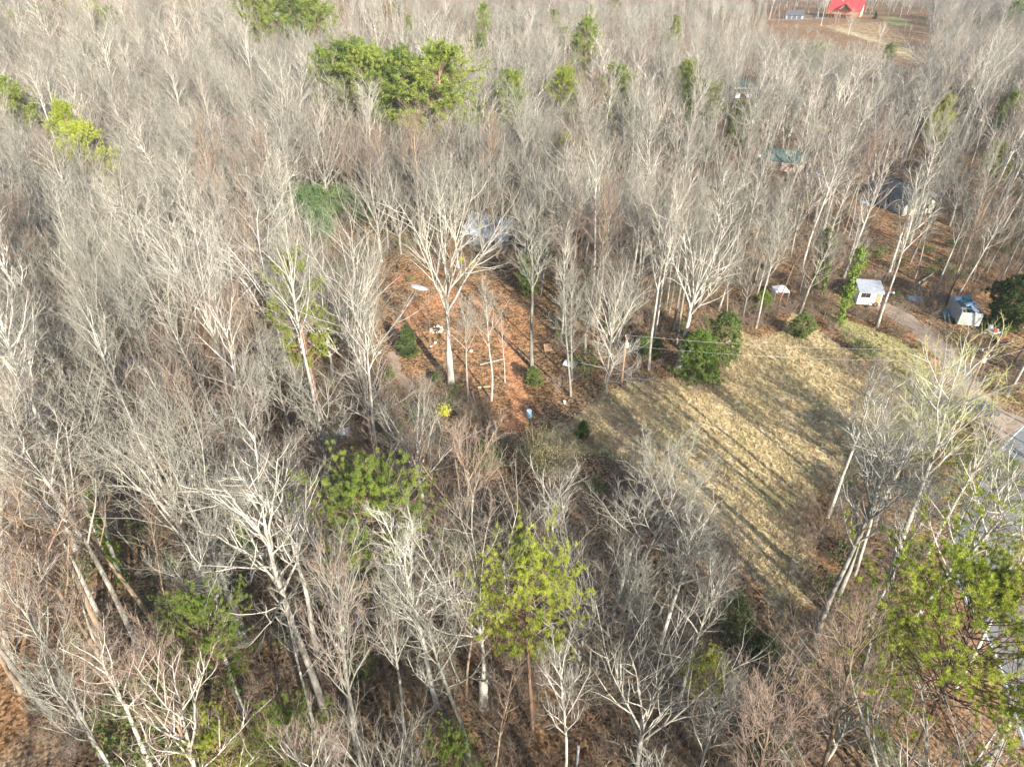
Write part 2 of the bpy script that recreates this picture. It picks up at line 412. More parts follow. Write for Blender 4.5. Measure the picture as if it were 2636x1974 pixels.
def bare_tree(seed, habit, H=20.0, detail=2):
    """returns trunk Geo (trunk and main limbs) and crown Geo (branches and twigs); detail 2 near, 1 mid, 0 far"""
    r = np.random.default_rng(seed)
    T, C = Geo(), Geo()
    rb = H * r.uniform(0.009, 0.0128)
    lean = r.normal(0, 0.035, 2)
    d0 = np.array([[lean[0], lean[1], 1.0]])
    thick = {2: 1.0, 1: 1.1, 0: 1.3}[detail]
    if habit == 'fan': th, nl, la, ll, t0, t1 = 0.38, 9, 34, 0.60, 0.55, 1.0
    elif habit == 'spread': th, nl, la, ll, t0, t1 = 0.42, 9, 58, 0.52, 0.40, 1.0
    elif habit == 'leader': th, nl, la, ll, t0, t1 = 0.98, 30, 50, 0.21, 0.30, 0.98
    elif habit == 'slim': th, nl, la, ll, t0, t1 = 0.97, 15, 42, 0.17, 0.45, 0.98
    else: th, nl, la, ll, t0, t1 = 0.86, 15, 36, 0.27, 0.55, 1.0        # forest
    if habit == 'slim': rb *= 0.62
    if habit == 'fan': rb *= 1.1
    Kt = 8
    P0 = grow(r, np.zeros((1, 3)), d0, H * th, Kt, 0.035 if habit != 'spread' else 0.08, 0.12)
    R0 = taper(rb, rb * {'fan': 0.72, 'spread': 0.62, 'leader': 0.12, 'slim': 0.15}.get(habit, 0.3), Kt, 1)
    R0[:, 0] *= 1.2
    T.tubes(P0, R0, 8, 0, tip=False if habit in ('fan', 'spread') else True)
    # limbs
    p, d, rad, t = kids(r, P0, R0, nl, t0, t1, la, 0.3)
    az = np.arange(nl) * 2.39996 + r.uniform(0, 6)
    a = np.radians(la) * r.uniform(0.55, 1.25, nl)
    if habit in ('fan', 'spread'): a *= np.where(np.arange(nl) > nl - 3, 0.45, 1)
    tang = sample(P0, t[None])[1][0]
    side = np.stack([np.cos(az), np.sin(az), np.zeros(nl)], 1)
    d = tang * np.cos(a)[:, None] + side * np.sin(a)[:, None]
    if habit in ('leader', 'slim'): L = H * ll * (1.15 - 0.75 * (t - t0) / (t1 - t0)) * r.uniform(0.75, 1.2, nl)
    elif habit == 'forest': L = H * ll * (1.1 - 0.35 * (t - t0) / (t1 - t0)) * r.uniform(0.7, 1.15, nl)
    else: L = H * ll * r.uniform(0.8, 1.1, nl) * (1 - 0.15 * (a > np.radians(45)))
    Kl = 7
    wob = {'spread': 0.2, 'fan': 0.085}.get(habit, 0.10)
    P1 = grow(r, p, d, L, Kl, wob, {'fan': 0.5, 'spread': 0.45, 'leader': 0.45, 'slim': 0.5}.get(habit, 0.6))
    r1 = np.minimum(rad * 0.62, rb * {'fan': 0.5, 'spread': 0.52, 'forest': 0.44, 'leader': 0.25, 'slim': 0.3}[habit])
    R1 = taper(r1, 0.014 * H / 20, Kl, nl)
    T.tubes(P1, R1, 5, 0)
    # branches
    m2 = {'fan': 10, 'spread': 10, 'forest': 7, 'leader': 5, 'slim': 4}[habit]
    p, d, rad, t = kids(r, P1, R1, m2, 0.18, 0.97, 36 if habit != 'spread' else 48)
    Lp = np.repeat(L, m2)
    L2 = Lp * (0.52 - 0.26 * t) * r.uniform(0.7, 1.25, len(p))
    P2 = grow(r, p, d, L2, 4, 0.13, 0.35)
    R2 = taper(np.clip(rad * 0.6, 0.016, 0.06) * thick, 0.011 * thick, 4, len(p))
    C.tubes(P2, R2, 4 if detail == 2 else 3, 0)
    # small branches
    m3 = 5
    p, d, rad, t = kids(r, P2, R2, m3, 0.12, 1.0, 38)
    L3 = np.repeat(L2, m3) * (0.55 - 0.22 * t) * r.uniform(0.7, 1.3, len(p))
    P3 = grow(r, p, d, L3, 3 if detail else 2, 0.14, 0.3)
    R3 = taper(0.0105 * thick, 0.006 * thick, P3.shape[1] - 1, len(p))
    C.tubes(P3, R3, 3, 1)
    if detail:
        m4 = {2: 4, 1: 2}[detail]
        p, d, rad, t = kids(r, P3, R3, m4, 0.15, 1.0, 38)
        L4 = np.clip(np.repeat(L3, m4) * 0.62, 0.3, 1.1) * r.uniform(0.6, 1.3, len(p))
        P4 = grow(r, p, d, L4, 2 if detail == 2 else 1, 0.15, 0.25)
        R4 = taper(0.0065 * thick, 0.0045 * thick, P4.shape[1] - 1, len(p))
        C.tubes(P4, R4, 3, 1)
    return T, C

def forked_tree(seed, H=20.0, detail=2):
    """tall bole that forks above the middle into several ascending limbs"""
    T, C = bare_tree(seed, 'fan', H * 0.82, detail)
    lift = H * 0.18
    for G in (T, C):
        for v in G.v: v[:, 2] += lift
    r0 = H * 0.0175
    P = np.array([[[0, 0, 0], [0.03, 0, lift * .5], [0, 0, lift + 0.15]]])
    T.tubes(P, np.array([[r0 * 1.25, r0, r0 * 0.98]]), 8, 0, tip=False)
    return T, C

def blades(G, r, cen, n, length, width, up=0.3, mi=0, flat=0.0):
    """tufts of pointed blades (triangles) around each centre"""
    m = len(cen)
    d = r.normal(0, 1, (m, n, 3)); d[..., 2] = d[..., 2] * (1 - flat) + up
    d = norm(d)
    s = norm(np.cross(d, r.normal(0, 1, (m, n, 3))))
    L = length * r.uniform(0.6, 1.2, (m, n, 1))
    o = cen[:, None] + d * L * 0.12
    a = o + s * width / 2; b = o - s * width / 2; c = o + d * L
    V = np.stack([a, b, c], 2).reshape(-1, 3)
    F = np.arange(len(V)).reshape(-1, 3)
    G.add(V, F, mi)
def leaves(G, r, cen, size, mi=0, nrm=None, el=1.5):
    """one small four-cornered leaf per centre"""
    m = len(cen)
    n = norm(r.normal(0, 1, (m, 3)) + (0 if nrm is None else nrm * 1.3))
    u = norm(np.cross(n, r.normal(0, 1, (m, 3)))); v = np.cross(n, u)
    s = size * r.uniform(0.6, 1.3, (m, 1))
    V = np.stack([cen - v * s * 0.5 * el, cen + u * s * 0.42, cen + v * s * 0.5 * el, cen - u * s * 0.42], 1).reshape(-1, 3)
    G.add(V, np.arange(len(V)).reshape(-1, 4), mi)

def pine_tree(seed, H=20.0, near=True, base=0.5, wide=0.20, sparse=1.0):
    r = np.random.default_rng(seed)
    T, C = Geo(), Geo()
    P0 = grow(r, np.zeros((1, 3)), np.array([[r.normal(0, .03), r.normal(0, .03), 1.0]]), H * 0.97, 9, 0.02, 0.1)
    R0 = taper(H * 0.013, 0.03, 9, 1)
    T.tubes(P0, R0, 8)
    nb = int(46 * sparse)
    t = base + (0.98 - base) * ((np.arange(nb) + r.uniform(0, 1, nb)) / nb)
    p, tang = sample(P0, t[None]); p, tang = p[0], tang[0]
    az = np.arange(nb) * 2.4 + r.normal(0, .35, nb)
    q = (t - base) / (0.98 - base)
    prof = np.sin(np.clip(q * 0.82 + 0.18, 0, 1) * math.pi) ** 0.75
    L = H * wide * (0.25 + 0.95 * prof) * r.uniform(0.6, 1.2, nb)
    ea = np.radians(np.where(q > 0.75, 45, 12 + 22 * q)) + r.normal(0, .15, nb)
    d = np.stack([np.cos(az) * np.cos(ea), np.sin(az) * np.cos(ea), np.sin(ea)], 1)
    P1 = grow(r, p, d, L, 5, 0.10, 0.25)
    T.tubes(P1, taper(0.05, 0.02, 5, nb), 4)
    p2, d2, rad, tt = kids(r, P1, taper(0.05, 0.02, 5, nb), 5, 0.35, 1.0, 42)
    L2 = np.repeat(L, 5) * 0.32 * r.uniform(0.6, 1.2, len(p2))
    d2[:, 2] *= 0.5
    P2 = grow(r, p2, d2, L2, 3, 0.12, 0.3)
    T.tubes(P2, taper(0.02, 0.01, 3, len(p2)), 3)
    cen = P2[:, 1:].reshape(-1, 3)
    cen = np.concatenate([cen, P1[:, 3:].reshape(-1, 3), P2[:, 3] + r.normal(0, .22, (len(P2), 3))])
    cen = cen[r.random(len(cen)) < 0.86]
    s = H / 20
    if near: blades(C, r, cen + r.normal(0, .06, cen.shape), 80, 0.24 * s, 0.024 * s, 0.35)
    else: blades(C, r, cen, 20, 0.50 * s, 0.085 * s, 0.4)
    return T, C
def cedar_tree(seed, H=8.0, wide=0.28, n=1500, bs=0.04, blob=False):
    r = np.random.default_rng(seed)
    T, C = Geo(), Geo()
    P0 = grow(r, np.zeros((1, 3)), np.array([[0, 0, 1.0]]), H * 0.95, 6, 0.03, 0.1)
    T.tubes(P0, taper(H * 0.014, 0.02, 6, 1), 6)
    q = r.random(n) ** 0.8
    az = r.uniform(0, 2 * math.pi, n)
    cell = (az * 1.3).astype(int) * 7 + (q * 6).astype(int)
    lump = (1 + 0.22 * np.sin(az * 3 + q * 9 + seed)) * r.uniform(0.55, 1.35, cell.max() + 1)[cell]
    prof = (np.sin(np.clip(q * 0.9 + 0.1, 0, 1) * math.pi) ** 0.55 if blob else (1 - q) ** 0.7 * (0.35 + 0.65 * np.minimum(1, q * 6)) + 0.04)
    rad = H * wide * prof * lump * r.uniform(0.45, 1.0, n) ** 0.5
    z = H * (bs + (1 - bs) * q)
    base, _ = sample(P0, (z / H)[None] * 0.98)
    cen = base[0] + np.stack([rad * np.cos(az), rad * np.sin(az), r.normal(0, .1, n) * H * 0.05], 1)
    # limbs reaching some clumps
    k = min(60, n // 12)
    idx = r.choice(n, k, replace=False)
    Q = np.stack([base[0][idx] * [1, 1, 0.95], cen[idx]], 1)
    T.tubes(Q, np.full((k, 2), 0.02), 3)
    blades(C, r, cen, 16, 0.42 * (H / 8) ** 0.5, 0.11 * (H / 8) ** 0.5, 0.25)
    return T, C
def leafy_bush(seed, H=2.0, W=1.2, n=1400, leaf=0.13, el=1.4):
    r = np.random.default_rng(seed)
    T, C = Geo(), Geo()
    k = 9
    az = r.uniform(0, 6.28, k)
    d = np.stack([np.cos(az) * .5, np.sin(az) * .5, np.ones(k)], 1)
    P = grow(r, np.zeros((k, 3)), d, H * r.uniform(.6, 1, k), 4, .15, .1)
    T.tubes(P, taper(.025, .01, 4, k), 4)
    p, dd, _, _ = kids(r, P, taper(.025, .01, 4, k), 8, .3, 1, 45)
    P2 = grow(r, p, dd, H * .3, 3, .15, .2)
    T.tubes(P2, taper(.01, .006, 3, len(p)), 3)
    cl = P2[:, 1:].reshape(-1, 3)
    c = cl[r.integers(0, len(cl), n)] + r.normal(0, 0.13 * H, (n, 3)) * [W / H * 1.2, W / H * 1.2, .7]
    c[:, 2] = np.abs(c[:, 2])
    leaves(C, r, c, leaf, 0, None, el)
    return T, C
def brush_shrub(seed, H=2.2, green=False):
    r = np.random.default_rng(seed)
    G = Geo()
    k = 9
    az = r.uniform(0, 6.28, k)
    a = r.uniform(.1, .8, k)
    d = np.stack([np.cos(az) * a, np.sin(az) * a, np.ones(k)], 1)
    P = grow(r, r.normal(0, .25, (k, 3)) * [1, 1, 0], d, H * r.uniform(.5, 1, k), 4, .16, -.1)
    G.tubes(P, taper(.016, .008, 4, k), 3)
    p, dd, _, _ = kids(r, P, taper(.016, .008, 4, k), 7, .2, 1, 40)
    P2 = grow(r, p, dd, H * .38 * r.uniform(.5, 1.2, len(p)), 2, .15, .15)
    G.tubes(P2, taper(.010, .006, 2, len(p)), 3)
    p, dd, _, _ = kids(r, P2, taper(.01, .006, 2, len(p)), 5, .2, 1, 40)
    P3 = grow(r, p, dd, H * .16 * r.uniform(.5, 1.2, len(p)), 1, .15, .1)
    G.tubes(P3, np.full((len(p), 2), .007), 3)
    if green:
        c = P3[:, 1][r.random(len(P3)) < .9] + r.normal(0, .05, (1, 3))
        leaves(G, r, np.concatenate([c, c + r.normal(0, .12, c.shape)]), .12, 1)
    return G
def grass_tuft(seed, green=False):
    r = np.random.default_rng(seed)
    G = Geo()
    cen = r.normal(0, .16, (5, 3)) * [1, 1, 0]
    blades(G, r, cen, 9, .38, .05, 1.1)
    return G

# ------------------------------------------------------------------ object helpers
def tag(o, label=None, cat=None, group=None, kind=None):
    if label: o['label'] = label
    if cat: o['category'] = cat
    if group: o['group'] = group
    if kind: o['kind'] = kind
    return o
def empty(name, loc, rz=0.0, scale=1.0):
    o = bpy.data.objects.new(name, None)
    COL.objects.link(o)
    o.empty_display_size = 0.3
    o.location = loc; o.rotation_euler = (0, 0, rz)
    o.scale = (scale,) * 3 if not isinstance(scale, tuple) else scale
    return o
def link(name, me, parent=None):
    o = bpy.data.objects.new(name, me)
    COL.objects.link(o)
    if parent is not None: o.parent = parent
    return o
def gz(x, y): return float(hz(x, y))

# boxes, roofs, pipes collected in a bmesh and linked as one part
class PB:
    def __init__(s): s.bm = bmesh.new()
    def box(s, x0, x1, y0, y1, z0, z1, rz=0.0, bev=0.0):
        c = Vector(((x0 + x1) / 2, (y0 + y1) / 2, (z0 + z1) / 2))
        mt = Matrix.Translation(c) @ Matrix.Rotation(rz, 4, 'Z') @ Matrix.Diagonal((x1 - x0, y1 - y0, z1 - z0, 1))
        r = bmesh.ops.create_cube(s.bm, size=1, matrix=mt)
        if bev:
            es = {e for v in r['verts'] for e in v.link_edges}
            bmesh.ops.bevel(s.bm, geom=list(es), offset=bev, segments=2, affect='EDGES')
        return s
    def slab(s, pts, thick):
        """closed slab from an outline of points, thickened downwards"""
        top = [s.bm.verts.new(p) for p in pts]
        bot = [s.bm.verts.new((p[0], p[1], p[2] - thick)) for p in pts]
        s.bm.faces.new(top); s.bm.faces.new(bot[::-1])
        n = len(pts)
        for i in range(n): s.bm.faces.new((top[i], bot[i], bot[(i + 1) % n], top[(i + 1) % n]))
        return s
    def prism(s, prof, y0, y1, axis='y'):
        """profile (x,z) swept along y, or (y,z) swept along x"""
        f = (lambda a, z, t: (a, t, z)) if axis == 'y' else (lambda a, z, t: (t, a, z))
        A = [s.bm.verts.new(f(a, z, y0)) for a, z in prof]; B = [s.bm.verts.new(f(a, z, y1)) for a, z in prof]
        s.bm.faces.new(A); s.bm.faces.new(B[::-1])
        n = len(prof)
        for i in range(n): s.bm.faces.new((A[i], B[i], B[(i + 1) % n], A[(i + 1) % n]))
        return s
    def cyl(s, p0, p1, r0, r1=None, seg=10):
        p0, p1 = Vector(p0), Vector(p1)
        d = p1 - p0
        mt = Matrix.Translation((p0 + p1) / 2) @ d.to_track_quat('Z', 'Y').to_matrix().to_4x4()
        bmesh.ops.create_cone(s.bm, cap_ends=True, segments=seg, radius1=r0, radius2=r0 if r1 is None else r1, depth=d.length, matrix=mt)
        return s
    def build(s, name, m, parent=None, smooth=False):
        bmesh.ops.recalc_face_normals(s.bm, faces=s.bm.faces)
        me = bpy.data.meshes.new(name)
        s.bm.to_mesh(me); s.bm.free()
        me.materials.append(m)
        if smooth: me.polygons.foreach_set('use_smooth', np.ones(len(me.polygons), bool))
        return link(name, me, parent)

# ------------------------------------------------------------------ ground
def axis(lo, hi, a, b, step, g=1.12):
    mid = list(np.arange(a, b + 1e-6, step))
    s, x, right = step, b, []
    while x < hi: s *= g; x += s; right.append(x)
    s, x, left = step, a, []
    while x > lo: s *= g; x -= s; left.append(x)
    return np.array(left[::-1] + mid + right)
XS = axis(-2600, 2600, -110, 130, 1.0)
YS = axis(-400, 3600, 10, 190, 1.0)
GX, GY = np.meshgrid(XS, YS)
GZ = hz(GX, GY)
mF = poly_mask(FIELD, GX, GY, 2.5)
mL = np.maximum(poly_mask(LAWN, GX, GY, 1.5), poly_mask(HILLGREEN, GX, GY, 4))
mF = np.maximum(mF, 0.42 * poly_mask(HILLYARD, GX, GY, 5))
mF = np.maximum(mF, np.clip(0.8 - seg_dist(HILLTRACK, GX, GY) / 12, 0, .55))
mF = np.maximum(mF, np.clip(1.0 - seg_dist(FARTRACK, GX, GY) / 5, 0, 0.8))
mC = np.maximum(0.41 * poly_mask(CLAY, GX, GY, 5), np.clip(0.85 - seg_dist(CLAYPATH, GX, GY) / 3.2, 0, 1))
mC = np.maximum(mC, np.clip(1.1 - seg_dist(CLAYSPOT, GX, GY) / 2.6, 0, 1))
mC = np.maximum(mC, np.clip(0.9 - seg_dist(DRIVE, GX, GY) / 5, 0, .6))
mC = np.maximum(mC, 0.38 * poly_mask(DARKYARD, GX, GY, 3))
mC = np.maximum(mC, 0.5 * np.clip(1 - seg_dist(np.array([at(1990, 70)[:2], at(2190, 66)[:2]]), GX, GY) / 12, 0, 1))
def sheet(name, sel, dz):
    """cells of the ground grid as a sheet lifted dz"""
    ny, nx = GX.shape
    vid = np.arange(ny * nx).reshape(ny, nx)
    c = sel[:-1, :-1] | sel[1:, :-1] | sel[:-1, 1:] | sel[1:, 1:]
    q = np.stack([vid[:-1, :-1][c], vid[:-1, 1:][c], vid[1:, 1:][c], vid[1:, :-1][c]], 1)
    used, inv = np.unique(q, return_inverse=True)
    V = np.stack([GX.ravel()[used], GY.ravel()[used], GZ.ravel()[used] + dz], 1)
    me = mesh_from(name, V, [(inv.reshape(-1, 4), 0)], [M['ground']], True)
    ca = me.color_attributes.new('mask', 'FLOAT_COLOR', 'POINT')
    col = np.stack([mF.ravel()[used], mC.ravel()[used], mL.ravel()[used], np.ones(len(used))], 1).astype(np.float32)
    ca.data.foreach_set('color', col.ravel())
    return link(name, me)
tag(sheet('ground', np.ones(GX.shape, bool), 0), 'brown leaf litter ground of the woods with red soil showing', kind='structure')
tag(sheet('field', (poly_mask(FIELD, GX, GY, 2.5) > 0.0), 0.006), 'dry tan and green meadow crossed by long tree shadows', kind='structure')
tag(sheet('lawn', (poly_mask(LAWN, GX, GY, 1.5) > 0.0) & (poly_mask(FIELD, GX, GY, 2.5) <= 0.0), 0.010), 'rough olive lawn between fence and driveway', kind='structure')
tag(sheet('clearing', (np.maximum(poly_mask(CLAY, GX, GY, 3), mC * (GX < 40)) > 0.02) & (GY < 150) & (poly_mask(FIELD, GX, GY, 2.5) <= 0.0), 0.014), 'red clay clearing with leaf litter and a worn orange track', kind='structure')

def ribbon(name, line, offs, z, mat, kind='structure', label=None, jitter=0.0, group=None):
    """strip along a line between lateral offsets (a,b)"""
    P = np.array(line); T = norm(np.gradient(P, axis=0)); Nn = np.stack([T[:, 1], -T[:, 0]], 1)
    r = np.random.default_rng(3)
    a = P + Nn * (offs[0] + r.normal(0, jitter, (len(P), 1))); b = P + Nn * (offs[1] + r.normal(0, jitter, (len(P), 1)))
    n = len(P)
    V = np.concatenate([np.c_[a, hz(a[:, 0], a[:, 1]) + z], np.c_[b, hz(b[:, 0], b[:, 1]) + z]])
    i = np.arange(n - 1)
    me = mesh_from(name, V, [(np.stack([i, n + i, n + i + 1, i + 1], 1), 0)], [mat])
    o = link(name, me)
    tag(o, label, kind=kind)
    return o
def asphalt():
    m, nt, b = new_mat('worn_asphalt', 0.85, 0.25)
    pos = N(nt, 'ShaderNodeNewGeometry').outputs['Position']
    n1 = noise(nt, pos, 0.5, 5, 0.6); n2 = noise(nt, pos, 14, 3, 0.8)
    c = ramp(nt, [(0.3, (0.13, 0.135, 0.14)), (0.7, (0.20, 0.20, 0.205))], math_(nt, 'ADD', math_(nt, 'MULTIPLY', n1, .6), math_(nt, 'MULTIPLY', n2, .4)))
    nt.links.new(c, b.inputs['Base Color']); bump(nt, b, n2, .4, .01)
    return m
def gravel():
    m, nt, b = new_mat('pale_gravel', 0.95, 0.1)
    pos = N(nt, 'ShaderNodeNewGeometry').outputs['Position']
    n1 = noise(nt, pos, 0.35, 5, 0.7); n2 = noise(nt, pos, 9, 4, 0.8)
    f = math_(nt, 'ADD', math_(nt, 'MULTIPLY', n1, .6), math_(nt, 'MULTIPLY', n2, .4))
    c = ramp(nt, [(0.3, (0.19, 0.115, 0.07)), (0.48, (0.30, 0.22, 0.16)), (0.7, (0.42, 0.36, 0.30))], f)
    nt.links.new(c, b.inputs['Base Color']); bump(nt, b, n2, .8, .05)
    return m
def road_paint(name, col):
    m, nt, b = new_mat(name, 0.7, 0.2)
    pos = N(nt, 'ShaderNodeNewGeometry').outputs['Position']
    n1 = noise(nt, pos, 3, 5, 0.8)
    c = ramp(nt, [(0.3, tuple(x * .6 for x in col)), (0.55, col)], n1)
    nt.links.new(c, b.inputs['Base Color'])
    return m
M['asphalt'] = asphalt(); M['gravel'] = gravel()
ribbon('road', ROADL, (-2.85, 2.85), 0.03, M['asphalt'], label='grey two lane asphalt road curving past the field')
yl, wl = road_paint('yellow_road_paint', (0.42, 0.26, 0.05)), road_paint('white_road_paint', (0.78, 0.78, 0.75))
for a, b_ in ((-0.21, -0.08), (0.08, 0.21)): ribbon('centre_line', ROADL, (a, b_), 0.036, yl, label='double yellow centre line on the road')
for a, b_ in ((-2.62, -2.5), (2.5, 2.62)): ribbon('edge_line', ROADL, (a, b_), 0.036, wl, label='white edge line on the road')
dl = np.array(DRIVE)
ribbon('driveway', DRIVE, (-1.9, 1.9), 0.02, M['gravel'], label='pale gravel driveway leading from the road to the shed', jitter=0.22)
ap = poly([(2475, 1045), (2620, 1160), (2650, 1080), (2560, 1050)])
me = mesh_from('driveway_apron', np.c_[ap, np.full(len(ap), .026)], [(np.arange(len(ap))[None], 0)], [M['gravel']])
tag(link('driveway_apron', me), 'wide gravel mouth of the driveway at the road', kind='structure')
ribbon('gravel_track', TRACK, (-.7, .7), 0.016, M['gravel'], label='short curved gravel track left of the clearing', jitter=0.15)
ribbon('hill_road', smooth_line([at(*p)[:2] for p in [(1960, 52), (2030, 52), (2080, 50), (2130, 47)]]), (-2.5, 2.5), 0.05, M['asphalt'], label='dark paved drive in front of the grey garage on the hill')

# ------------------------------------------------------------------ bare trees: variants
TREES = []                       # landmark and filler trees: dict(x,y,h,habit,tint,label,ivy)
def L(bx, by, ty, habit, tint, label, **kw):
    g = at(bx, by)
    TREES.append(dict(x=g[0], y=g[1], h=height_for(g, ty), habit=habit, tint=tint, label=label, hand=True, **kw))
L(941, 1037, 530, 'fan', 'pale', 'tall pale forked tree at the left edge of the red clay clearing', rz=0.6)
L(1162, 995, 410, 'fanhigh', 'pale', 'tallest pale tree in the middle of the clay clearing, high fork')
L(1204, 1037, 745, 'forest', 'pale', 'slender pale tree at the front of the clearing, next to the tallest one')
L(1265, 1031, 735, 'forest', 'pale', 'pale tree with drooping side branches at the front of the clay clearing')
L(1107, 885, 700, 'slim', 'brown', 'thin bare pole of a tree beside the cedar in the clearing')
L(1370, 947, 540, 'forest', 'grey', 'grey tree with green growth at its foot right of the clay path')
L(1472, 980, 690, 'forest', 'grey', 'leaning grey tree behind the white slab at the right of the clearing')
L(1450, 780, 380, 'forest', 'pale', 'tall straight pale trunk behind the right side of the clearing')
L(1560, 1016, 800, 'spread', 'white', 'small whitish tree leaning right where the clearing meets the field', lean=(0.16, 0))
L(1746, 953, 512, 'fanhigh', 'pale', 'large pale forked tree at the upper left corner of the field')
L(1300, 985, 800, 'slim', 'pale', 'thin pale tree between the clay path and the grey tree')
L(1094, 1311, 985, 'fan', 'pale', 'broad fan shaped tree in front of the clearing, above the bright pine')
L(1124, 1813, 1300, 'forest', 'white', 'big whitish tree with long side limbs at the bottom centre')
L(1246, 1821, 1290, 'fanhigh', 'pale', 'big forked tree at the bottom centre, beside the green pine')
L(1200, 1800, 1330, 'slim', 'brown', 'straight brown trunk between the two big trees at the bottom centre')
L(1568, 1609, 1120, 'forest', 'grey', 'tall straight tree below the field, left one of a pair')
L(1586, 1622, 1140, 'forest', 'pale', 'tall straight tree below the field, right one of a pair')
L(1645, 1707, 1310, 'slim', 'grey', 'thin upright tree just right of the tall pair below the field')
L(1694, 1676, 1270, 'forest', 'pale', 'leafless tree between the tall pair and the lower tip of the field')
L(1637, 1990, 1590, 'fan', 'pale', 'white stemmed fan shaped tree at the bottom edge, right of centre')
L(1789, 1609, 1290, 'fan', 'pale', 'pale fan shaped tree at the left border of the field tip')
L(2102, 1640, 1150, 'forest', 'grey', 'tall grey tree at the lower right edge of the field')
L(2224, 1626, 1200, 'forest', 'pale', 'tall pale tree between the field tip and the road')
L(2269, 1707, 1130, 'forest', 'pale', 'tallest pale tree left of the road bend')
L(2232, 1675, 1480, 'slim', 'dark', 'dark slim trunk among the pale trees left of the road bend')
L(2110, 1985, 1680, 'fan', 'grey', 'dense low fan shaped tree at the bottom right')
L(2009, 1780, 1560, 'leader', 'grey', 'grey tree with short side branches below the tip of the field')
L(2025, 1503, 1290, 'slim', 'dark', 'dark dead pole standing in the tip of the field')
L(2320, 1195, 880, 'fan', 'pale', 'wide pale tree with long limbs over the driveway bend', lean=(0.10, 0))
L(2306, 853, 762, 'spread', 'grey', 'small gnarled tree at the edge of the driveway')
L(2372, 872, 790, 'spread', 'grey', 'small round crowned tree on the far side of the driveway')
L(138, 1845, 1250, 'forest', 'pale', 'thickest pale trunk in the bottom left corner')
L(317, 1500, 960, 'forest', 'grey', 'tall tree at lower left with bright ivy on its trunk', ivy=(0.0, 9.5))
L(366, 1690, 1010, 'forest', 'pale', 'tall straight pale trunk right of the ivy clad trunk at lower left')
L(252, 1585, 1060, 'forest', 'pale', 'pale trunk left of the ivy clad trunk at lower left')
L(533, 1511, 980, 'fanhigh', 'pale', 'big pale tree with spreading limbs at the lower left')
L(627, 1650, 1040, 'fanhigh', 'grey', 'big forked tree with ivy around the foot of its trunk', ivy=(0.0, 3.5))
L(658, 1470, 1200, 'forest', 'grey', 'tree with a narrow bright ivy sleeve, lower left of centre', ivy=(0.5, 8.0))
L(655, 1707, 1600, 'slim', 'brown', 'reddish broken stem beside the lower left pine')
L(838, 1833, 1180, 'forest', 'pale', 'tall pale trunk rising right of the lower left pine')
L(818, 1687, 1180, 'forest', 'pale', 'pale trunk with long bare limbs left of the bright pine')
L(596, 990, 480, 'fan', 'white', 'largest white many limbed tree left of the clearing')
L(739, 955, 500, 'fan', 'white', 'tall white forked tree between the big white tree and the clearing')
L(480, 1010, 560, 'fan', 'pale', 'pale fan shaped tree left of the largest white tree')
L(300, 985, 640, 'fan', 'pale', 'pale forked tree in the left woods near the blue tarp')
L(180, 1250, 700, 'forest', 'pale', 'tall pale tree near the left edge of the photo')
L(119, 488, 300, 'fan', 'pale', 'pale forked tree at the left edge below the pines')
L(1413, 215, 80, 'spread', 'white', 'white gnarled sycamore behind the tall pines', )
L(1657, 472, 340, 'spread', 'grey', 'wide crowned oak standing over red ground, centre right')
L(1608, 541, 407, 'leader', 'pale', 'round crowned pale tree left in front of the wide oak')
L(947, 480, 220, 'forest', 'white', 'white stemmed tree under the row of green pines')
L(925, 455, 215, 'forest', 'pale', 'pale slim tree left under the row of green pines')
L(982, 440, 225, 'forest', 'grey', 'grey tree right under the row of green pines')
L(769, 468, 115, 'fan', 'pale', 'broad dome crowned tree left of the row of pines')
L(745, 474, 160, 'forest', 'pale', 'tall trunk just left of the dome crowned tree')
L(863, 444, 200, 'leader', 'pale', 'narrow pale tree with a single stem between dome crown and pines')
L(1281, 665, 470, 'fanhigh', 'brown', 'thick trunked tree in front of the blue grey roof')
L(1180, 690, 430, 'fan', 'pale', 'pale tree with forked limbs left of the blue grey roof')
L(2021, 258, 130, 'forest', 'dark', 'dark trunked tree beyond the carport')
L(2113, 67, -15, 'forest', 'white', 'white tree standing left of the red roofed house')
L(2183, 92, 20, 'fan', 'white', 'white forked tree in front of the red roofed house')
L(2262, 112, 55, 'fan', 'white', 'white tree alone on the slope right of the red roofed house')
L(1850, 800, 560, 'forest', 'pale', 'pale tree rising behind the top of the field')
L(2000, 800, 560, 'slim', 'brown', 'brown trunk beside the white tarp tent')
L(2090, 756, 600, 'forest', 'grey', 'ivy wrapped tree left of the shed, left one of two', ivy=(1.0, 12.0))
L(2115, 760, 600, 'forest', 'grey', 'ivy wrapped tree left of the shed, right one of two', ivy=(1.0, 11.0))
L(2162, 830, 600, 'forest', 'grey', 'tree thickly wrapped in ivy standing next to the shed', ivy=(0.0, 13.0), ivyw=1.0)
L(2290, 700, 430, 'forest', 'pale', 'pale trunk behind the shed')
L(2405, 765, 480, 'forest', 'grey', 'grey trunk left of the wrecked box trailer')
L(2434, 785, 560, 'forest', 'dark', 'dark trunk right behind the shadow of the wrecked box trailer')
for bx, by, hh, lab in [(2200, 1480, 21, 'tall pale tree between field tip and road, beside the dark slim trunk'),
        (2385, 1430, 19, 'pale tree close to the road below the driveway mouth'), (2350, 1600, 22, 'tall tree left of the large open pine'),
        (2150, 1545, 23, 'tall tree rooted at the right side of the field tip'),
        (2130, 1330, 20, 'tall tree on the right edge of the field'), (2250, 1350, 20, 'tall tree between the right field edge and the road')]:
    g = at(bx, by); TREES.append(dict(x=g[0], y=g[1], h=hh, habit='forest' if hh > 18 else 'leader', tint='green' if 'budding' in lab else 'pale', label=lab, hand=True))
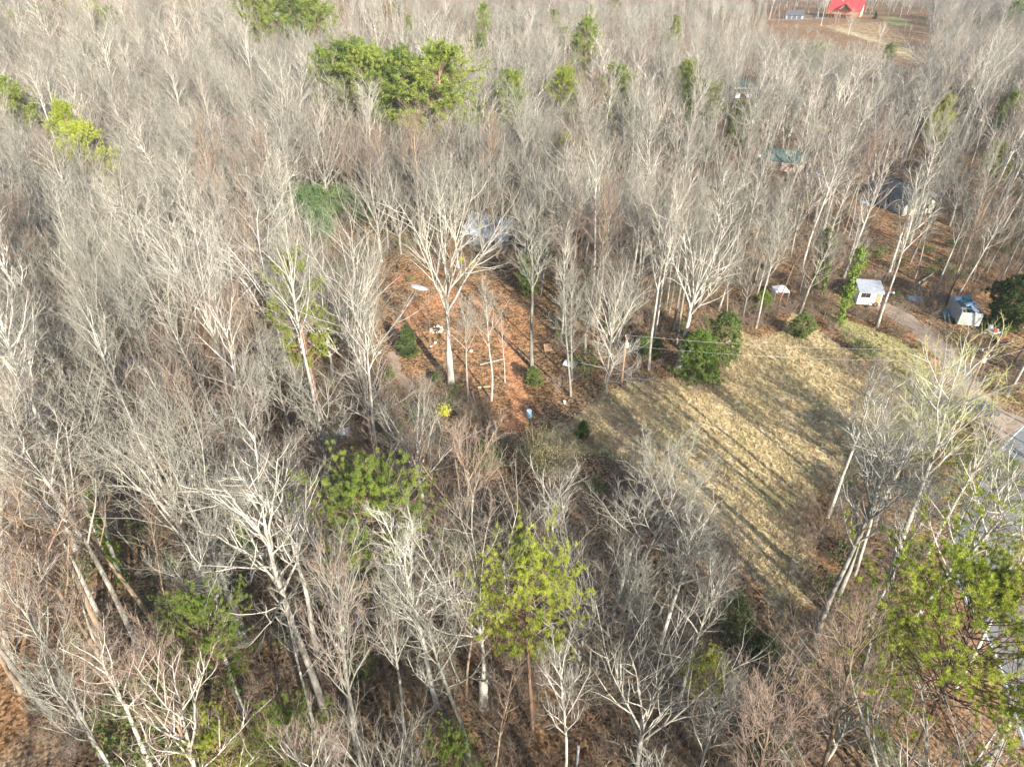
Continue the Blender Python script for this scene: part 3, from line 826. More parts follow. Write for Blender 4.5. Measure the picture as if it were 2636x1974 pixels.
# building footprints as clear zones: (px, py, radius)
CLEARS = [(2180, 48, 16), (2040, 45, 14), (1912, 250, 7), (2015, 430, 8), (2300, 530, 9), (1250, 600, 7), (2232, 775, 4.0), (2480, 820, 5), (2582, 880, 4), (2003, 770, 2.5), (1850, 900, 5), (2555, 800, 5), (1455, 1130, 7), (1400, 1230, 5), (1560, 1100, 6)]
CZ = [(*at(px, py)[:2], r_) for px, py, r_ in CLEARS]
def woods_ok(x, y):
    ok = ~inside(FIELD, x, y) & ~inside(LAWN, x, y) & ~(inside(HILLYARD, x, y) & (rng.random(x.shape) < .5)) & ~inside(HILLGREEN, x, y)
    ok &= ~(inside(CLAY, x, y) & (rng.random(x.shape) < 0.93))
    ok &= seg_dist(ROADL, x, y) > 5.0
    ok &= seg_dist(DRIVE, x, y) > 3.5
    ok &= seg_dist(HILLTRACK, x, y) > 7
    ok &= ~(seg_dist(FARTRACK, x, y) < 4)
    ok &= seg_dist(CLAYPATH, x, y) > 3
    for cx, cy, cr in CZ: ok &= np.hypot(x - cx, y - cy) > cr
    return ok
# parts of the view where the photo shows open ground or a roof: crowns standing in front of them are kept low
OPEN = [np.array(p, float) for p in (
    [(960, 690), (1180, 690), (1330, 720), (1440, 800), (1430, 960), (1400, 1120), (1320, 1130), (1250, 1020), (1000, 1000), (950, 850)],
    [(1560, 980), (1780, 960), (1890, 850), (2050, 810), (2200, 900), (2310, 980), (2310, 1110), (2250, 1180), (2080, 1270), (2090, 1440), (2040, 1540), (1930, 1400), (1700, 1200), (1430, 1140)],
    [(2190, 715), (2290, 715), (2460, 850), (2480, 950), (2620, 1060), (2560, 1120), (2420, 1000), (2300, 870), (2190, 800)],
    [(2530, 1180), (2600, 1040), (2636, 1040), (2636, 1560), (2480, 1540), (2470, 1380)],
    [(2240, 455), (2360, 480), (2360, 550), (2240, 540)],
    [(1965, 395), (2100, 400), (2100, 448), (1965, 438)],
    [(2500, 690), (2636, 690), (2636, 860), (2500, 860)],
    [(2440, 760), (2620, 840), (2620, 900), (2450, 850)],
    [(1885, 225), (1940, 225), (1940, 258), (1885, 258)],
    [(1980, 15), (2400, 15), (2400, 150), (2250, 110), (1980, 80)],
    [(750, 470), (960, 470), (960, 610), (750, 610)],
    [(1970, 740), (2030, 740), (2030, 780), (1970, 780)])]
def blocks(x, y, z):
    u, v = proj(x, y, z)
    return any(bool(inside(p, u, v)) for p in OPEN)

def hides_pine(x, y, z):
    u, v = proj(x, y, z)
    for bx, by, ty, yy, rr in PINE_VIEW:
        if y < yy and abs(u - bx) < rr and ty - 5 < v < ty + 0.55 * (by - ty): return True
    return False
def scatter(x0, x1, y0, y1, step, prob=1.0):
    xs = np.arange(x0, x1, step); ys = np.arange(y0, y1, step)
    X, Y = np.meshgrid(xs, ys)
    X = X.ravel() + rng.uniform(-.5, .5, X.size) * step * .95; Y = Y.ravel() + rng.uniform(-.5, .5, Y.size) * step * .95
    k = rng.random(X.size) < prob
    return X[k], Y[k]
def region(x, y):
    u, v = proj(x, y, 10.0)
    return u, v
hand_xy = np.array([(t['x'], t['y']) for t in TREES])
PINE_SPOTS = []                                # filled below, before the filler trees
PINES = [   # base x, base y, top y, kind, width factor, label
    (1125, 470, 125, 'full', 1.0, 'biggest round crowned pine, right end of the pine row'),
    (905, 420, 118, 'full', 0.8, 'second pine from the left in the row of green pines'),
    (965, 430, 125, 'full', 0.8, 'pine in the middle of the row of green pines'),
    (1030, 440, 140, 'full', 0.85, 'pine just left of the biggest round pine'),
    (850, 400, 130, 'full', 0.7, 'leftmost pine in the row of green pines'),
    (640, 170, -20, 'full', 0.8, 'leftmost pine of the clump at the top edge'),
    (700, 180, -25, 'full', 0.8, 'second pine of the clump at the top edge'),
    (760, 185, -15, 'full', 0.85, 'third pine of the clump at the top edge'),
    (822, 195, -5, 'full', 0.9, 'rightmost pine of the clump at the top edge'),
    (1312, 400, 190, 'full', 0.7, 'bright pine right of the pine row'),
    (1462, 370, 180, 'loose', 0.8, 'loose pine below the white sycamore'),
    (1512, 260, 55, 'full', 0.6, 'narrow pine right above the white sycamore'),
    (1592, 390, 168, 'cone', 0.8, 'cone shaped pine centre right behind the oak'),
    (1765, 360, 165, 'full', 0.6, 'taller pine of the pair left of the carport'),
    (1802, 400, 205, 'full', 0.8, 'wider pine of the pair left of the carport'),
    (1905, 430, 268, 'full', 0.8, 'small pine in front of the carport'),
    (2285, 215, 112, 'cone', 0.6, 'small pine on the slope below the red roofed house'),
    (2424, 430, 248, 'loose', 0.5, 'narrow yellow green pine in the right woods'),
    (2594, 400, 238, 'full', 0.7, 'dark pine near the right edge'),
    (2562, 540, 370, 'loose', 0.6, 'yellow green pine at the right edge above the trailer'),
    (2497, 300, 208, 'full', 0.6, 'dark green pine in the far right woods'),
    (20, 420, 205, 'full', 0.9, 'pine cut by the left edge of the photo'),
    (172, 520, 270, 'loose', 0.6, 'taller of two yellow green pines at upper left'),
    (218, 560, 322, 'loose', 0.8, 'fuller of two yellow green pines at upper left'),
    (228, 200, 100, 'cone', 0.6, 'small pine among grey crowns at upper left'),
    (110, 110, 18, 'full', 0.8, 'rounded pine near the top left corner'),
    (40, 125, 30, 'full', 0.8, 'pine in the top left corner'),
    (1055, 150, 45, 'full', 0.5, 'small pine right of the clump at the top edge'),
    (1242, 160, 8, 'cone', 0.5, 'cone shaped evergreen at the top centre'),
    (1738, 170, 40, 'cone', 0.5, 'small evergreen at the top right of centre'),
    (2535, 100, 45, 'full', 0.6, 'pine at the top right beyond the slope'),
    (1235, 205, 90, 'cone', 0.5, 'dark evergreen left of the white sycamore'),
    (770, 1090, 655, 'sparse', 0.65, 'thin yellow green pine at the left edge of the clearing'),
    (980, 1700, 1205, 'near', 0.66, 'bright yellow green pine left of the bottom centre'),
    (1380, 1880, 1420, 'near', 0.6, 'green pine between the bottom centre trees'),
    (540, 1960, 1570, 'near', 0.5, 'bright pine at the lower left among ivy clad trunks'),
    (560, 2180, 1880, 'near', 0.45, 'left pine top at the bottom edge'),
    (760, 2200, 1865, 'near', 0.45, 'right pine top at the bottom edge'),
    (690, 2160, 1905, 'near', 0.35, 'low pine top between the two at the bottom edge'),
    (1150, 2200, 1925, 'near', 0.45, 'pine top at the bottom edge left of centre'),
    (2520, 2060, 1545, 'openp', 0.68, 'large open branched pine in the bottom right corner'),
    (2330, 1830, 1600, 'sparse', 0.8, 'lower pine left of the large open pine'),
    (1800, 1880, 1690, 'near', 0.55, 'yellow green pine at the bottom right of centre'),
    (850, 1560, 1455, 'near', 0.5, 'low pine left beneath the bright yellow green pine'),
]
PX = []
PINES = [(cx + (CX - cx) * 0.7 * (by - ty) / (F_PX / math.tan(PITCH) + CY - ty - 0.3 * (by - ty)), by, ty, kd, w, lab) for cx, by, ty, kd, w, lab in PINES]   # crown column to foot: trunks lean towards the nadir in view
for bx, by, ty, kd, w, lab in PINES:
    g = at(bx, by)
    PX.append((g, height_for(g, ty), kd, w, lab))
pine_xy = np.array([(p[0][0], p[0][1]) for p in PX])
PINE_VIEW = [(P_[0], P_[1], P_[2], q[0][1], 0.16 * (P_[1] - P_[2]) * P_[4] + 14) for P_, q in zip(PINES, PX)]

X, Y = scatter(-190, 220, -8, 260, 5.1)
keep = woods_ok(X, Y) & (np.abs(X) < 22 + 0.95 * np.maximum(Y, 12))
for hx, hy in hand_xy: keep &= np.hypot(X - hx, Y - hy) > 2.6
for hx, hy in pine_xy: keep &= np.hypot(X - hx, Y - hy) > 2.2
X, Y = X[keep], Y[keep]
for x, y in zip(X, Y):
    zg = gz(x, y)
    u, v = proj(x, y, zg + 12)
    # mix of kinds by place
    right = x > 40 and y > 95
    c = rng.random()
    if right: habit = 'forest' if c < .42 else ('slim' if c < .8 else ('leader' if c < .92 else 'fan'))
    elif x < 15 and y > 78: habit = 'fan' if c < .5 else ('forest' if c < .82 else ('leader' if c < .92 else 'slim'))
    elif x < -5 and y > 55: habit = 'fan' if c < .33 else ('forest' if c < .76 else ('leader' if c < .88 else 'slim'))
    elif y < 62: habit = 'forest' if c < .58 else ('fan' if c < .72 else ('slim' if c < .92 else 'spread'))
    else: habit = 'forest' if c < .35 else ('fan' if c < .6 else ('leader' if c < .78 else ('slim' if c < .95 else 'spread')))
    h = {'forest': rng.uniform(18, 28), 'fan': rng.uniform(14, 22), 'leader': rng.uniform(14, 22), 'slim': rng.uniform(8, 18), 'spread': rng.uniform(10, 16)}[habit]
    hid = False
    for fr in (0.95, 0.7, 0.45):
        if blocks(x, y, zg + h * fr): hid = True
    if y < 66 and x < 2 and rng.random() < .18: continue
    if hid:
        if rng.random() < 0.72: continue
        h = min(h, rng.uniform(5, 9)); habit = 'slim'
        if blocks(x, y, zg + h * .9): continue
    if (hides_pine(x, y, zg + h * .9) or hides_pine(x, y, zg + h * .65)) and rng.random() < .75: continue
    tint = rng.choice(['pale', 'grey', 'pink', 'pinkpale', 'brown'], p=[.32, .30, .10, .14, .14])
    if 30 < x < 62 and 30 < y < 62 and rng.random() < .6: tint = 'green'
    TREES.append(dict(x=x, y=y, h=h, habit=habit, tint=tint, hand=False))
X, Y = scatter(-560, 640, 260, 820, 8.4)
keep = woods_ok(X, Y) & (np.abs(X) < 30 + 0.86 * Y)
for hx, hy in hand_xy: keep &= np.hypot(X - hx, Y - hy) > 3
far = []
for x, y in zip(X[keep], Y[keep]):
    pt = math.sin(x * .021 + 1.7) * math.sin(y * .017 + .5) + .5 * math.sin(x * .05 + y * .043)
    if pt < -.75 and rng.random() < .4: continue
    zg = gz(x, y); h = rng.uniform(11, 20) * (1 + .18 * pt)
    if hides_pine(x, y, zg + h * .8) and rng.random() < .75: continue
    if blocks(x, y, zg + h * .9) or blocks(x, y, zg + h * .5): 
        if rng.random() < .85: continue
        h *= .5
    far.append(dict(x=x, y=y, h=h, habit=rng.choice(['forest', 'fan', 'leader'], p=[.2, .7, .1] if pt > .1 else [.45, .25, .3]) if rng.random() > .015 else 'pine', tint='grey', hand=False))
X, Y = scatter(-1000, 1150, 820, 1700, 13)
for x, y in zip(X, Y):
    if abs(x) < 40 + .86 * y: far.append(dict(x=x, y=y, h=rng.uniform(14, 22), habit='pine' if rng.random() < (.6 if x > 420 else .1) else 'fan', tint='grey', hand=False))

TINT = {'pale': ('bark_pale', 'twig_grey'), 'grey': ('bark_grey', 'twig_grey'), 'brown': ('bark_brown', 'twig_pink'), 'pink': ('bark_grey', 'twig_pink'),
        'pinkpale': ('bark_pale', 'twig_pink'), 'white': ('bark_white', 'twig_pale'), 'dark': ('bark_dark', 'brush'), 'green': ('bark_pale', 'twig_green')}
SEEDS = {'forest': 5, 'fan': 4, 'leader': 3, 'slim': 3, 'spread': 2, 'fanhigh': 2}
mesh_cache = {}
def tree_meshes(habit, var):
    key = (habit, var)
    if key not in mesh_cache:
        T, C = forked_tree(900 + var, 20.0, 2) if habit == 'fanhigh' else bare_tree(100 + var * 17 + sum(map(ord, habit)), habit, 20.0, 2)
        mesh_cache[key] = (T.mesh('tree_trunk', [M['bark_pale']], True), C.mesh('tree_crown', [M['bark_pale'], M['twig_grey']], False))
    return mesh_cache[key]
def paint(o, mats):
    for sl, m in zip(o.material_slots, mats): sl.link = 'OBJECT'; sl.material = M[m]

# ---- which bare trees are individuals: the 300 that show largest
for t in TREES:
    d = math.sqrt(t['x'] ** 2 + t['y'] ** 2 + (CAM_H - t['h'] / 2) ** 2)
    u, v = proj(t['x'], t['y'], gz(t['x'], t['y']) + t['h'] * .6)
    t['seen'] = (-120 < u < 2756 and -100 < v < 2150) and t['y'] > 5
    t['size'] = t['h'] / d * (1.0 if t['habit'] != 'slim' else 0.7) if t['seen'] else 0
TREES.sort(key=lambda t: (-int(t['hand']), -t['size']))
ONES, REST = TREES[:300], TREES[300:] + far
LABW = {'fan': 'fan crowned', 'fanhigh': 'forked', 'forest': 'tall', 'leader': 'single stemmed', 'slim': 'slim', 'spread': 'low spreading'}
TINTW = {'pale': 'pale', 'grey': 'grey', 'brown': 'brown', 'pink': 'pinkish grey', 'pinkpale': 'pale pink twigged', 'white': 'white', 'dark': 'dark', 'green': 'budding greenish'}
ANCHORS = [('the red roofed log house', 2175, 50), ('the blue grey garage', 2045, 48), ('the carport with white cars', 1912, 250), ('the green roofed building', 2015, 435),
    ('the dark roofed house', 2290, 540), ('the blue roofed house', 1255, 625), ('the white shed', 2230, 780), ('the wrecked box trailer', 2480, 830), ('the quad bike', 2582, 890),
    ('the white tent', 2003, 772), ('the dark parked car', 2497, 1068), ('the upturned boat', 1070, 740), ('the fire pit', 1126, 850), ('the white slab', 1457, 945), ('the barrel on the clay path', 1362, 1070),
    ('the broken stump', 986, 1030), ('the yellow post', 1566, 1760), ('the lone clearing cedar', 1052, 915), ('the bright cedar by the field', 1795, 985), ('the big dark cedar', 2570, 850),
    ('the little cedar at the field tip', 1500, 1128), ('the bamboo thicket', 840, 590), ('the bright pine at lower centre', 1000, 1700), ('the pine at bottom centre', 1380, 1880), ('the pine at lower left', 540, 1960),
    ('the thin clearing edge pine', 770, 1090), ('the open pine at bottom right', 2470, 1990), ('the biggest round pine', 1125, 470), ('the leftmost row pine', 850, 400), ('the top edge pine clump', 730, 180),
    ('the two upper left pines', 195, 540), ('the left edge pine', 20, 420), ('the white sycamore', 1413, 215), ('the wide crowned oak', 1657, 472), ('the cone shaped pine', 1592, 390), ('the carport pines', 1790, 380),
    ('the thick bottom left trunk', 138, 1845), ('the long ivy clad trunk', 317, 1500), ('the largest white tree', 596, 990), ('the fan shaped tree', 1094, 1311), ('the tall straight pair', 1577, 1615),
    ('the dark dead pole', 2025, 1503), ('the road bend', 2480, 1400), ('the driveway bend', 2390, 870), ('the brown power pole', 1600, 985), ('the blue tarp', 340, 938), ('the narrow ivy sleeve', 658, 1470),
    ('the blue bucket', 925, 1598), ('the field tip shrubs', 1940, 1660), ('the dense fan tree bottom right', 2110, 1985), ('the far dirt track', 2080, 310), ('the far left edge', 60, 1150), ('the yellow green pine at right', 2424, 430),
    ('the dark pine far right', 2594, 400), ('the bright shrub behind the clearing', 1474, 768), ('the fence posts', 2140, 838), ('the low bottom left corner', 300, 2000), ('the yellow green pine bottom right', 1800, 1880)]
AXY = np.array([at(a[1], a[2])[:2] for a in ANCHORS])
def place_words(x, y):
    k = int(np.argmin(np.hypot(AXY[:, 0] - x, AXY[:, 1] - y)))
    dx, dy = x - AXY[k, 0], y - AXY[k, 1]
    a = (math.degrees(math.atan2(dy, dx)) + 360 + 22.5) % 360 // 45
    d = math.hypot(dx, dy)
    w = ['right of', 'behind and right of', 'behind', 'behind and left of', 'left of', 'in front and left of', 'in front of', 'in front and right of'][int(a)]
    return w + ' ' + ANCHORS[k][0], d
seen_lab = {}
for t in ONES:
    if not t.get('label'):
        t['lab0'], t['adist'] = place_words(t['x'], t['y'])
        t['lab1'] = '%s %s tree %s' % (TINTW[t['tint']], LABW[t['habit']], t['lab0'])
        seen_lab.setdefault(t['lab1'], []).append(t)
for lab, ts in seen_lab.items():
    ts.sort(key=lambda t: t['adist'])
    n = len(ts)
    pre = {1: [''], 2: ['nearer ', 'farther '], 3: ['nearest ', 'middle ', 'farthest '], 4: ['nearest ', 'second nearest ', 'second farthest ', 'farthest ']}.get(n, ['nearest ', 'second nearest ', 'third nearest ', 'third farthest ', 'second farthest ', 'farthest '])
    for k, t in enumerate(ts):
        t['label'] = 'leafless ' + pre[min(k, len(pre) - 1)] + lab
        if len(t['label'].split()) > 16: t['label'] = t['label'][9:]
        if len(t['label'].split()) > 16: t['label'] = t['label'].replace('pale pink twigged', 'pinkish')
NTREE = 0
for t in ONES:
    d = math.hypot(t['x'], t['y'])
    var = int(rng.integers(SEEDS[t['habit']]))
    mt, mc = tree_meshes(t['habit'], var)
    s = t['h'] / 20.0
    root = empty('bare_tree', (t['x'], t['y'], gz(t['x'], t['y']) - 0.05), t.get('rz', rng.uniform(0, 6.28)), (s * (rng.uniform(.85, 1.15) if t['hand'] else rng.uniform(.68, 1.08) * (1.2 if t['habit'] == 'fan' else 1)),) * 2 + (s,))
    lx, ly = t.get('lean', (rng.normal(0, .03), rng.normal(0, .03)))
    root.rotation_euler = (-ly, lx, root.rotation_euler[2])
    bk, tw = TINT[t['tint']]
    paint(link('trunk', mt, root), [bk]); paint(link('crown', mc, root), [bk, tw])
    lab = t['label']
    tag(root, lab, 'tree', 'bare trees of the woods')
    t['root'] = root; t['scale'] = s

# ---- ivy sleeves (a part of the tree they wrap)
def ivy_part(t, z0, z1, w):
    r = np.random.default_rng(int(t['x'] * 10) & 0xffff)
    G = Geo()
    s = t['scale']
    n = int(240 * (z1 - z0) * (1 + w))
    z = r.uniform(z0, z1, n); az = r.uniform(0, 6.28, n)
    bulge = 0.7 + 0.6 * np.sin(z * 1.7 + 1) * np.sin(z * .6) + 0.3 * np.sin(az * 2 + z)
    rad = 0.20 + 0.14 * r.random(n) + np.clip(bulge, 0.1, 2) * (0.16 + 0.75 * w) * r.random(n)
    gap = np.sin(z * 2.3 + az * 2) + np.sin(z * 5.1 - az) > -0.7 - 0.2 * w
    rad = rad * (1 + 0.35 * np.sin(az * 3 + z * 2.7))
    c = (np.stack([rad * np.cos(az), rad * np.sin(az), z], 1) / s)[gap]
    leaves(G, r, c, 0.22 / s if w else 0.17 / s, 0, norm(c * [1, 1, 0] + 1e-6) + [0, 0, .3], 1.2)
    o = link('ivy', G.mesh('ivy', [M['ivy']]), t['root'])
    return o
for t in ONES:
    if t.get('ivy'): ivy_part(t, t['ivy'][0], t['ivy'][1], t.get('ivyw', 0.28))

# ---- the remaining trees as one mass, instanced
protos = bpy.data.collections.new('far_tree_kinds')
PROTO_INDEX = {}
def far_proto(habit, tint, detail, var):
    key = (habit, tint, detail, var)
    if key in PROTO_INDEX: return PROTO_INDEX[key]
    if habit == 'pine': T, C = pine_tree(333, 20, False, 0.38, 0.24, 1.2)
    else: T, C = bare_tree(300 + sum(map(ord, habit)) + var * 31, habit, 20.0, detail)
    G = Geo()
    for src in (T, C):
        off = G.n
        G.v += src.v
        for p, mi in src.p: G.p.append((p + off, (1 if habit == 'pine' else mi) if src is C else 0))
        G.n = off + src.n
    me = G.mesh('far_tree', [M['bark_pine'], M['needle_far']] if habit == 'pine' else [M[TINT[tint][0]], M[TINT[tint][1]]])
    i = len(PROTO_INDEX)
    o = bpy.data.objects.new('far_tree_%03d' % i, me)
    protos.objects.link(o)
    PROTO_INDEX[key] = i
    return i
MIDK = [('forest', 'pale'), ('forest', 'grey'), ('forest', 'pinkpale'), ('fan', 'pale'), ('fan', 'pink'), ('fan', 'grey'), ('leader', 'pinkpale'), ('leader', 'grey'), ('slim', 'grey'), ('spread', 'pale')]
FARK = [('pine', 'pine'), ('forest', 'pale'), ('forest', 'pinkpale'), ('fan', 'grey'), ('fan', 'pink'), ('leader', 'brown'), ('leader', 'grey')]
def instancer(name, pts, idx, sca, rot, coll, label, tilt=0.04):
    me = bpy.data.meshes.new(name)
    n = len(pts)
    me.vertices.add(n); me.vertices.foreach_set('co', np.asarray(pts, np.float32).ravel())
    a = me.attributes.new('kind_index', 'INT', 'POINT'); a.data.foreach_set('value', np.asarray(idx, np.int32))
    a = me.attributes.new('size', 'FLOAT_VECTOR', 'POINT'); a.data.foreach_set('vector', np.asarray(sca, np.float32).ravel())
    r = np.zeros((n, 3), np.float32); r[:, 2] = rot; r[:, :2] = np.random.default_rng(5).normal(0, tilt, (n, 2))
    a = me.attributes.new('turn', 'FLOAT_VECTOR', 'POINT'); a.data.foreach_set('vector', r.ravel())
    o = link(name, me)
    ng = bpy.data.node_groups.new(name, 'GeometryNodeTree')
    ng.interface.new_socket('Geometry', in_out='INPUT', socket_type='NodeSocketGeometry')
    ng.interface.new_socket('Geometry', in_out='OUTPUT', socket_type='NodeSocketGeometry')
    gi, go = ng.nodes.new('NodeGroupInput'), ng.nodes.new('NodeGroupOutput')
    iop = ng.nodes.new('GeometryNodeInstanceOnPoints')
    ci = ng.nodes.new('GeometryNodeCollectionInfo')
    ci.inputs['Collection'].default_value = coll
    ci.inputs['Separate Children'].default_value = True
    ci.inputs['Reset Children'].default_value = True
    def named(nm, ty):
        q = ng.nodes.new('GeometryNodeInputNamedAttribute'); q.data_type = ty; q.inputs[0].default_value = nm
        return q.outputs[0]
    ng.links.new(gi.outputs[0], iop.inputs['Points'])
    ng.links.new(ci.outputs[0], iop.inputs['Instance'])
    iop.inputs['Pick Instance'].default_value = True
    ng.links.new(named('kind_index', 'INT'), iop.inputs['Instance Index'])
    e2r = ng.nodes.new('FunctionNodeEulerToRotation')
    ng.links.new(named('turn', 'FLOAT_VECTOR'), e2r.inputs[0]); ng.links.new(e2r.outputs[0], iop.inputs['Rotation'])
    ng.links.new(named('size', 'FLOAT_VECTOR'), iop.inputs['Scale'])
    ng.links.new(iop.outputs[0], go.inputs[0])
    md = o.modifiers.new('scatter', 'NODES'); md.node_group = ng
    return tag(o, label, kind='stuff')
pts, idx, sca, rot = [], [], [], []
for t in REST:
    dist = math.hypot(t['x'], t['y'])
    hb = 'fan' if t['habit'] == 'fanhigh' else t['habit']
    if dist < 270:
        c = [k for k in MIDK if k[0] == hb] or MIDK
        k = c[int(rng.integers(len(c)))]; i = far_proto(k[0], k[1], 1, int(rng.integers(1)) + MIDK.index(k))
    else:
        c = [k for k in FARK if k[0] == hb] or FARK
        k = c[int(rng.integers(len(c)))]; i = far_proto(k[0], k[1], 0, FARK.index(k))
    s = t['h'] / 20
    pts.append((t['x'], t['y'], gz(t['x'], t['y']) - .05)); idx.append(i); w = s * rng.uniform(.7, 1.25) * (1.3 if hb == 'fan' else 1); sca.append((w, w, s)); rot.append(rng.uniform(0, 6.28))
instancer('distant_woodland', pts, idx, sca, rot, protos, 'leafless grey and pinkish woodland filling the back of the view')
print('hand heights', [round(t['h']) for t in TREES if t['hand']], 'near ones', max(math.hypot(t['x'],t['y']) for t in ONES if not t['hand']), sum(t['seen'] for t in TREES))
print('trees', len(TREES), 'rest', len(REST), 'protos', len(PROTO_INDEX))

# ------------------------------------------------------------------ undergrowth, grass, litter
def scatter_stuff(name, label, protos_g, X, Y, s0, s1, tilt=0.1):
    col = bpy.data.collections.new(name + '_kinds')
    for i, (G, mats) in enumerate(protos_g):
        col.objects.link(bpy.data.objects.new('%s_%02d' % (name, i), G.mesh(name, mats)))
    n = len(X)
    s = rng.uniform(s0, s1, n)
    w = s * rng.uniform(.8, 1.3, n)
    instancer(name, np.stack([X, Y, hz(X, Y)], 1), rng.integers(len(protos_g), size=n), np.stack([w, w, s], 1), rng.uniform(0, 6.28, n), col, label, tilt)
X, Y = scatter(-150, 190, 8, 230, 1.8, 0.8)
k = woods_ok(X, Y) & (np.abs(X) < 12 + 0.85 * Y)
clump = np.sin(X * .21 + 1) * np.sin(Y * .17) + .6 * np.sin(X * .07 + Y * .05)
k &= (rng.random(X.size) < 0.7 + 0.5 * clump)
k &= ~inside(DARKYARD, X, Y)
FE = seg_dist(np.vstack([FIELD, FIELD[:1]]), X, Y)
k |= inside(FIELD, X, Y) & (FE < 6) & (rng.random(X.size) < .45 - .05 * FE) & (Y < 88)
k |= inside(FIELD, X, Y) & (X < 12) & (rng.random(X.size) < .35)
X2, Y2 = scatter(-80, 80, 8, 82, 1.5, 0.8)
k2 = woods_ok(X2, Y2) & (np.abs(X2) < 12 + 0.85 * Y2) & (rng.random(X2.size) < .45 + .4 * np.sin(X2 * .33 + 2) * np.sin(Y2 * .27))
X, Y, k = np.r_[X, X2], np.r_[Y, Y2], np.r_[k, k2]
scatter_stuff('undergrowth', 'tangled leafless brush and saplings under the trees', [(brush_shrub(s_), [M['brush']]) for s_ in range(5)] + [(brush_shrub(9 + s_, 2.6), [M['twig_pink']]) for s_ in range(2)], X[k], Y[k], .5, 1.6)
X, Y = scatter(-120, 120, 20, 160, 4.6, 0.55)
k = woods_ok(X, Y) & (np.sin(X * .11 + 2) * np.sin(Y * .09 + 1) > -.1) & (np.abs(X) < 12 + 0.85 * Y)
scatter_stuff('green_undergrowth', 'low olive green privet and briar under the trees', [(brush_shrub(30 + s_, 1.8, True), [M['brush'], M['brush_green']]) for s_ in range(3)], X[k], Y[k], .6, 1.5)
X, Y = scatter(0, 75, 30, 110, 0.42, 0.8)
k = (inside(FIELD, X, Y) | (inside(LAWN, X, Y) & (rng.random(X.size) < .3))) & (seg_dist(DRIVE, X, Y) > 2.6)
scatter_stuff('dry_grass', 'tufts of dry straw coloured grass over the field', [(grass_tuft(s_), [M['straw']]) for s_ in range(4)], X[k], Y[k], .5, 1.25, .15)

# ------------------------------------------------------------------ haze
def haze_box():
    x0, x1, y0, y1, z0, z1 = -2700, 2700, -450, 3700, -3, 64
    z0 = float(GZ.min()) - 1.0; z1 = max(CAM_H, float(GZ.max()) + 25) + 6
    V = [(x, y, z) for z in (z0, z1) for y in (y0, y1) for x in (x0, x1)]
    F = np.array([(0, 2, 3, 1), (4, 5, 7, 6), (0, 1, 5, 4), (2, 6, 7, 3), (0, 4, 6, 2), (1, 3, 7, 5)])
    m = bpy.data.materials.new('haze_air'); m.use_nodes = True
    nt = m.node_tree; nt.nodes.remove(nt.nodes['Principled BSDF'])
    v = N(nt, 'ShaderNodeVolumePrincipled')
    v.inputs['Color'].default_value = (0.88, 0.93, 1.0, 1); v.inputs['Density'].default_value = HAZE
    v.inputs['Anisotropy'].default_value = 0.2
    nt.links.new(v.outputs[0], nt.nodes['Material Output'].inputs['Volume'])
    o = link('haze', mesh_from('haze', V, [(F, 0)], [m])); tag(o, 'thin pale air haze', kind='stuff')
haze_box()

# ------------------------------------------------------------------ pines, cedars and bushes
pine_cache = {}
def pine_mesh(kd, var):
    key = (kd, var)
    if key not in pine_cache:
        if kd == 'full': T, C = pine_tree(50 + var, 20, False, 0.34, 0.27, 2.1); m = M['needle_far']
        elif kd == 'cone': T, C = pine_tree(60 + var, 20, False, 0.25, 0.22, 1.8); m = M['needle_far']
        elif kd == 'loose': T, C = pine_tree(70 + var, 20, False, 0.30, 0.26, 2.0); m = M['needle_yellow']
        elif kd == 'near': T, C = pine_tree(80 + var, 20, True, 0.60, 0.24, 1.5); m = M['needle_yellow' if var == 0 else 'needle']
        elif kd == 'sparse': T, C = pine_tree(90 + var, 20, True, 0.35, 0.19, 1.2); m = M['needle_yellow' if var == 0 else 'needle']
        else: T, C = pine_tree(95 + var, 20, True, 0.52, 0.36, 2.8); m = M['needle_yellow']
        pine_cache[key] = (T.mesh('pine_trunk', [M['bark_pine']], True), C.mesh('pine_crown', [m]))
    return pine_cache[key]
for i, (g, h, kd, w, lab) in enumerate(PX):
    mt, mc = pine_mesh(kd, i % 2)
    s = h / 20
    # keep the crown wide in metres even where the tree is short
    wx = max(s, 0.55) * w * 1.15
    root = empty('pine_tree', (g[0], g[1], g[2] - .05), rng.uniform(0, 6.28), (wx, wx, s))
    link('trunk', mt, root); link('crown', mc, root)
    tag(root, lab, 'pine tree', 'pines standing above the bare woods')

def evergreen(name, cat, bx, by, ty, wide, mat, label, seed, blob=False, n=1300, bs=.03, group='cedars and evergreen shrubs'):
    g = at(bx, by); h = height_for(g, ty)
    T, C = cedar_tree(seed, h, wide, n, bs, blob)
    root = empty(name, (g[0], g[1], g[2] - .03))
    link('trunk', T.mesh('trunk', [M['bark_brown']]), root); link('crown', C.mesh('crown', [M[mat]]), root)
    tag(root, label, cat, group)
evergreen('cedar_tree', 'cedar tree', 1052, 915, 835, .30, 'cedar', 'small cedar standing alone in the clay clearing', 1)
evergreen('cedar_tree', 'cedar tree', 1795, 985, 845, .34, 'bright_leaf', 'bright green cedar at the upper left corner of the field', 2, True, 800)
evergreen('cedar_tree', 'cedar tree', 1850, 945, 800, .26, 'brush_green', 'dull green cedar behind the bright one at the corner of the field', 12, True, 550)
evergreen('cedar_tree', 'cedar tree', 2570, 850, 690, .30, 'cedar', 'big dark cedar beside the wrecked box trailer', 3, True, 1700)
evergreen('cedar_tree', 'cedar tree', 1500, 1128, 1080, .30, 'bright_leaf', 'small green cedar at the left tip of the field', 4, False, 700)
evergreen('cedar_tree', 'cedar tree', 1248, 1195, 1135, .42, 'cedar', 'dark bushy cedar below the clay path', 5, True, 900)
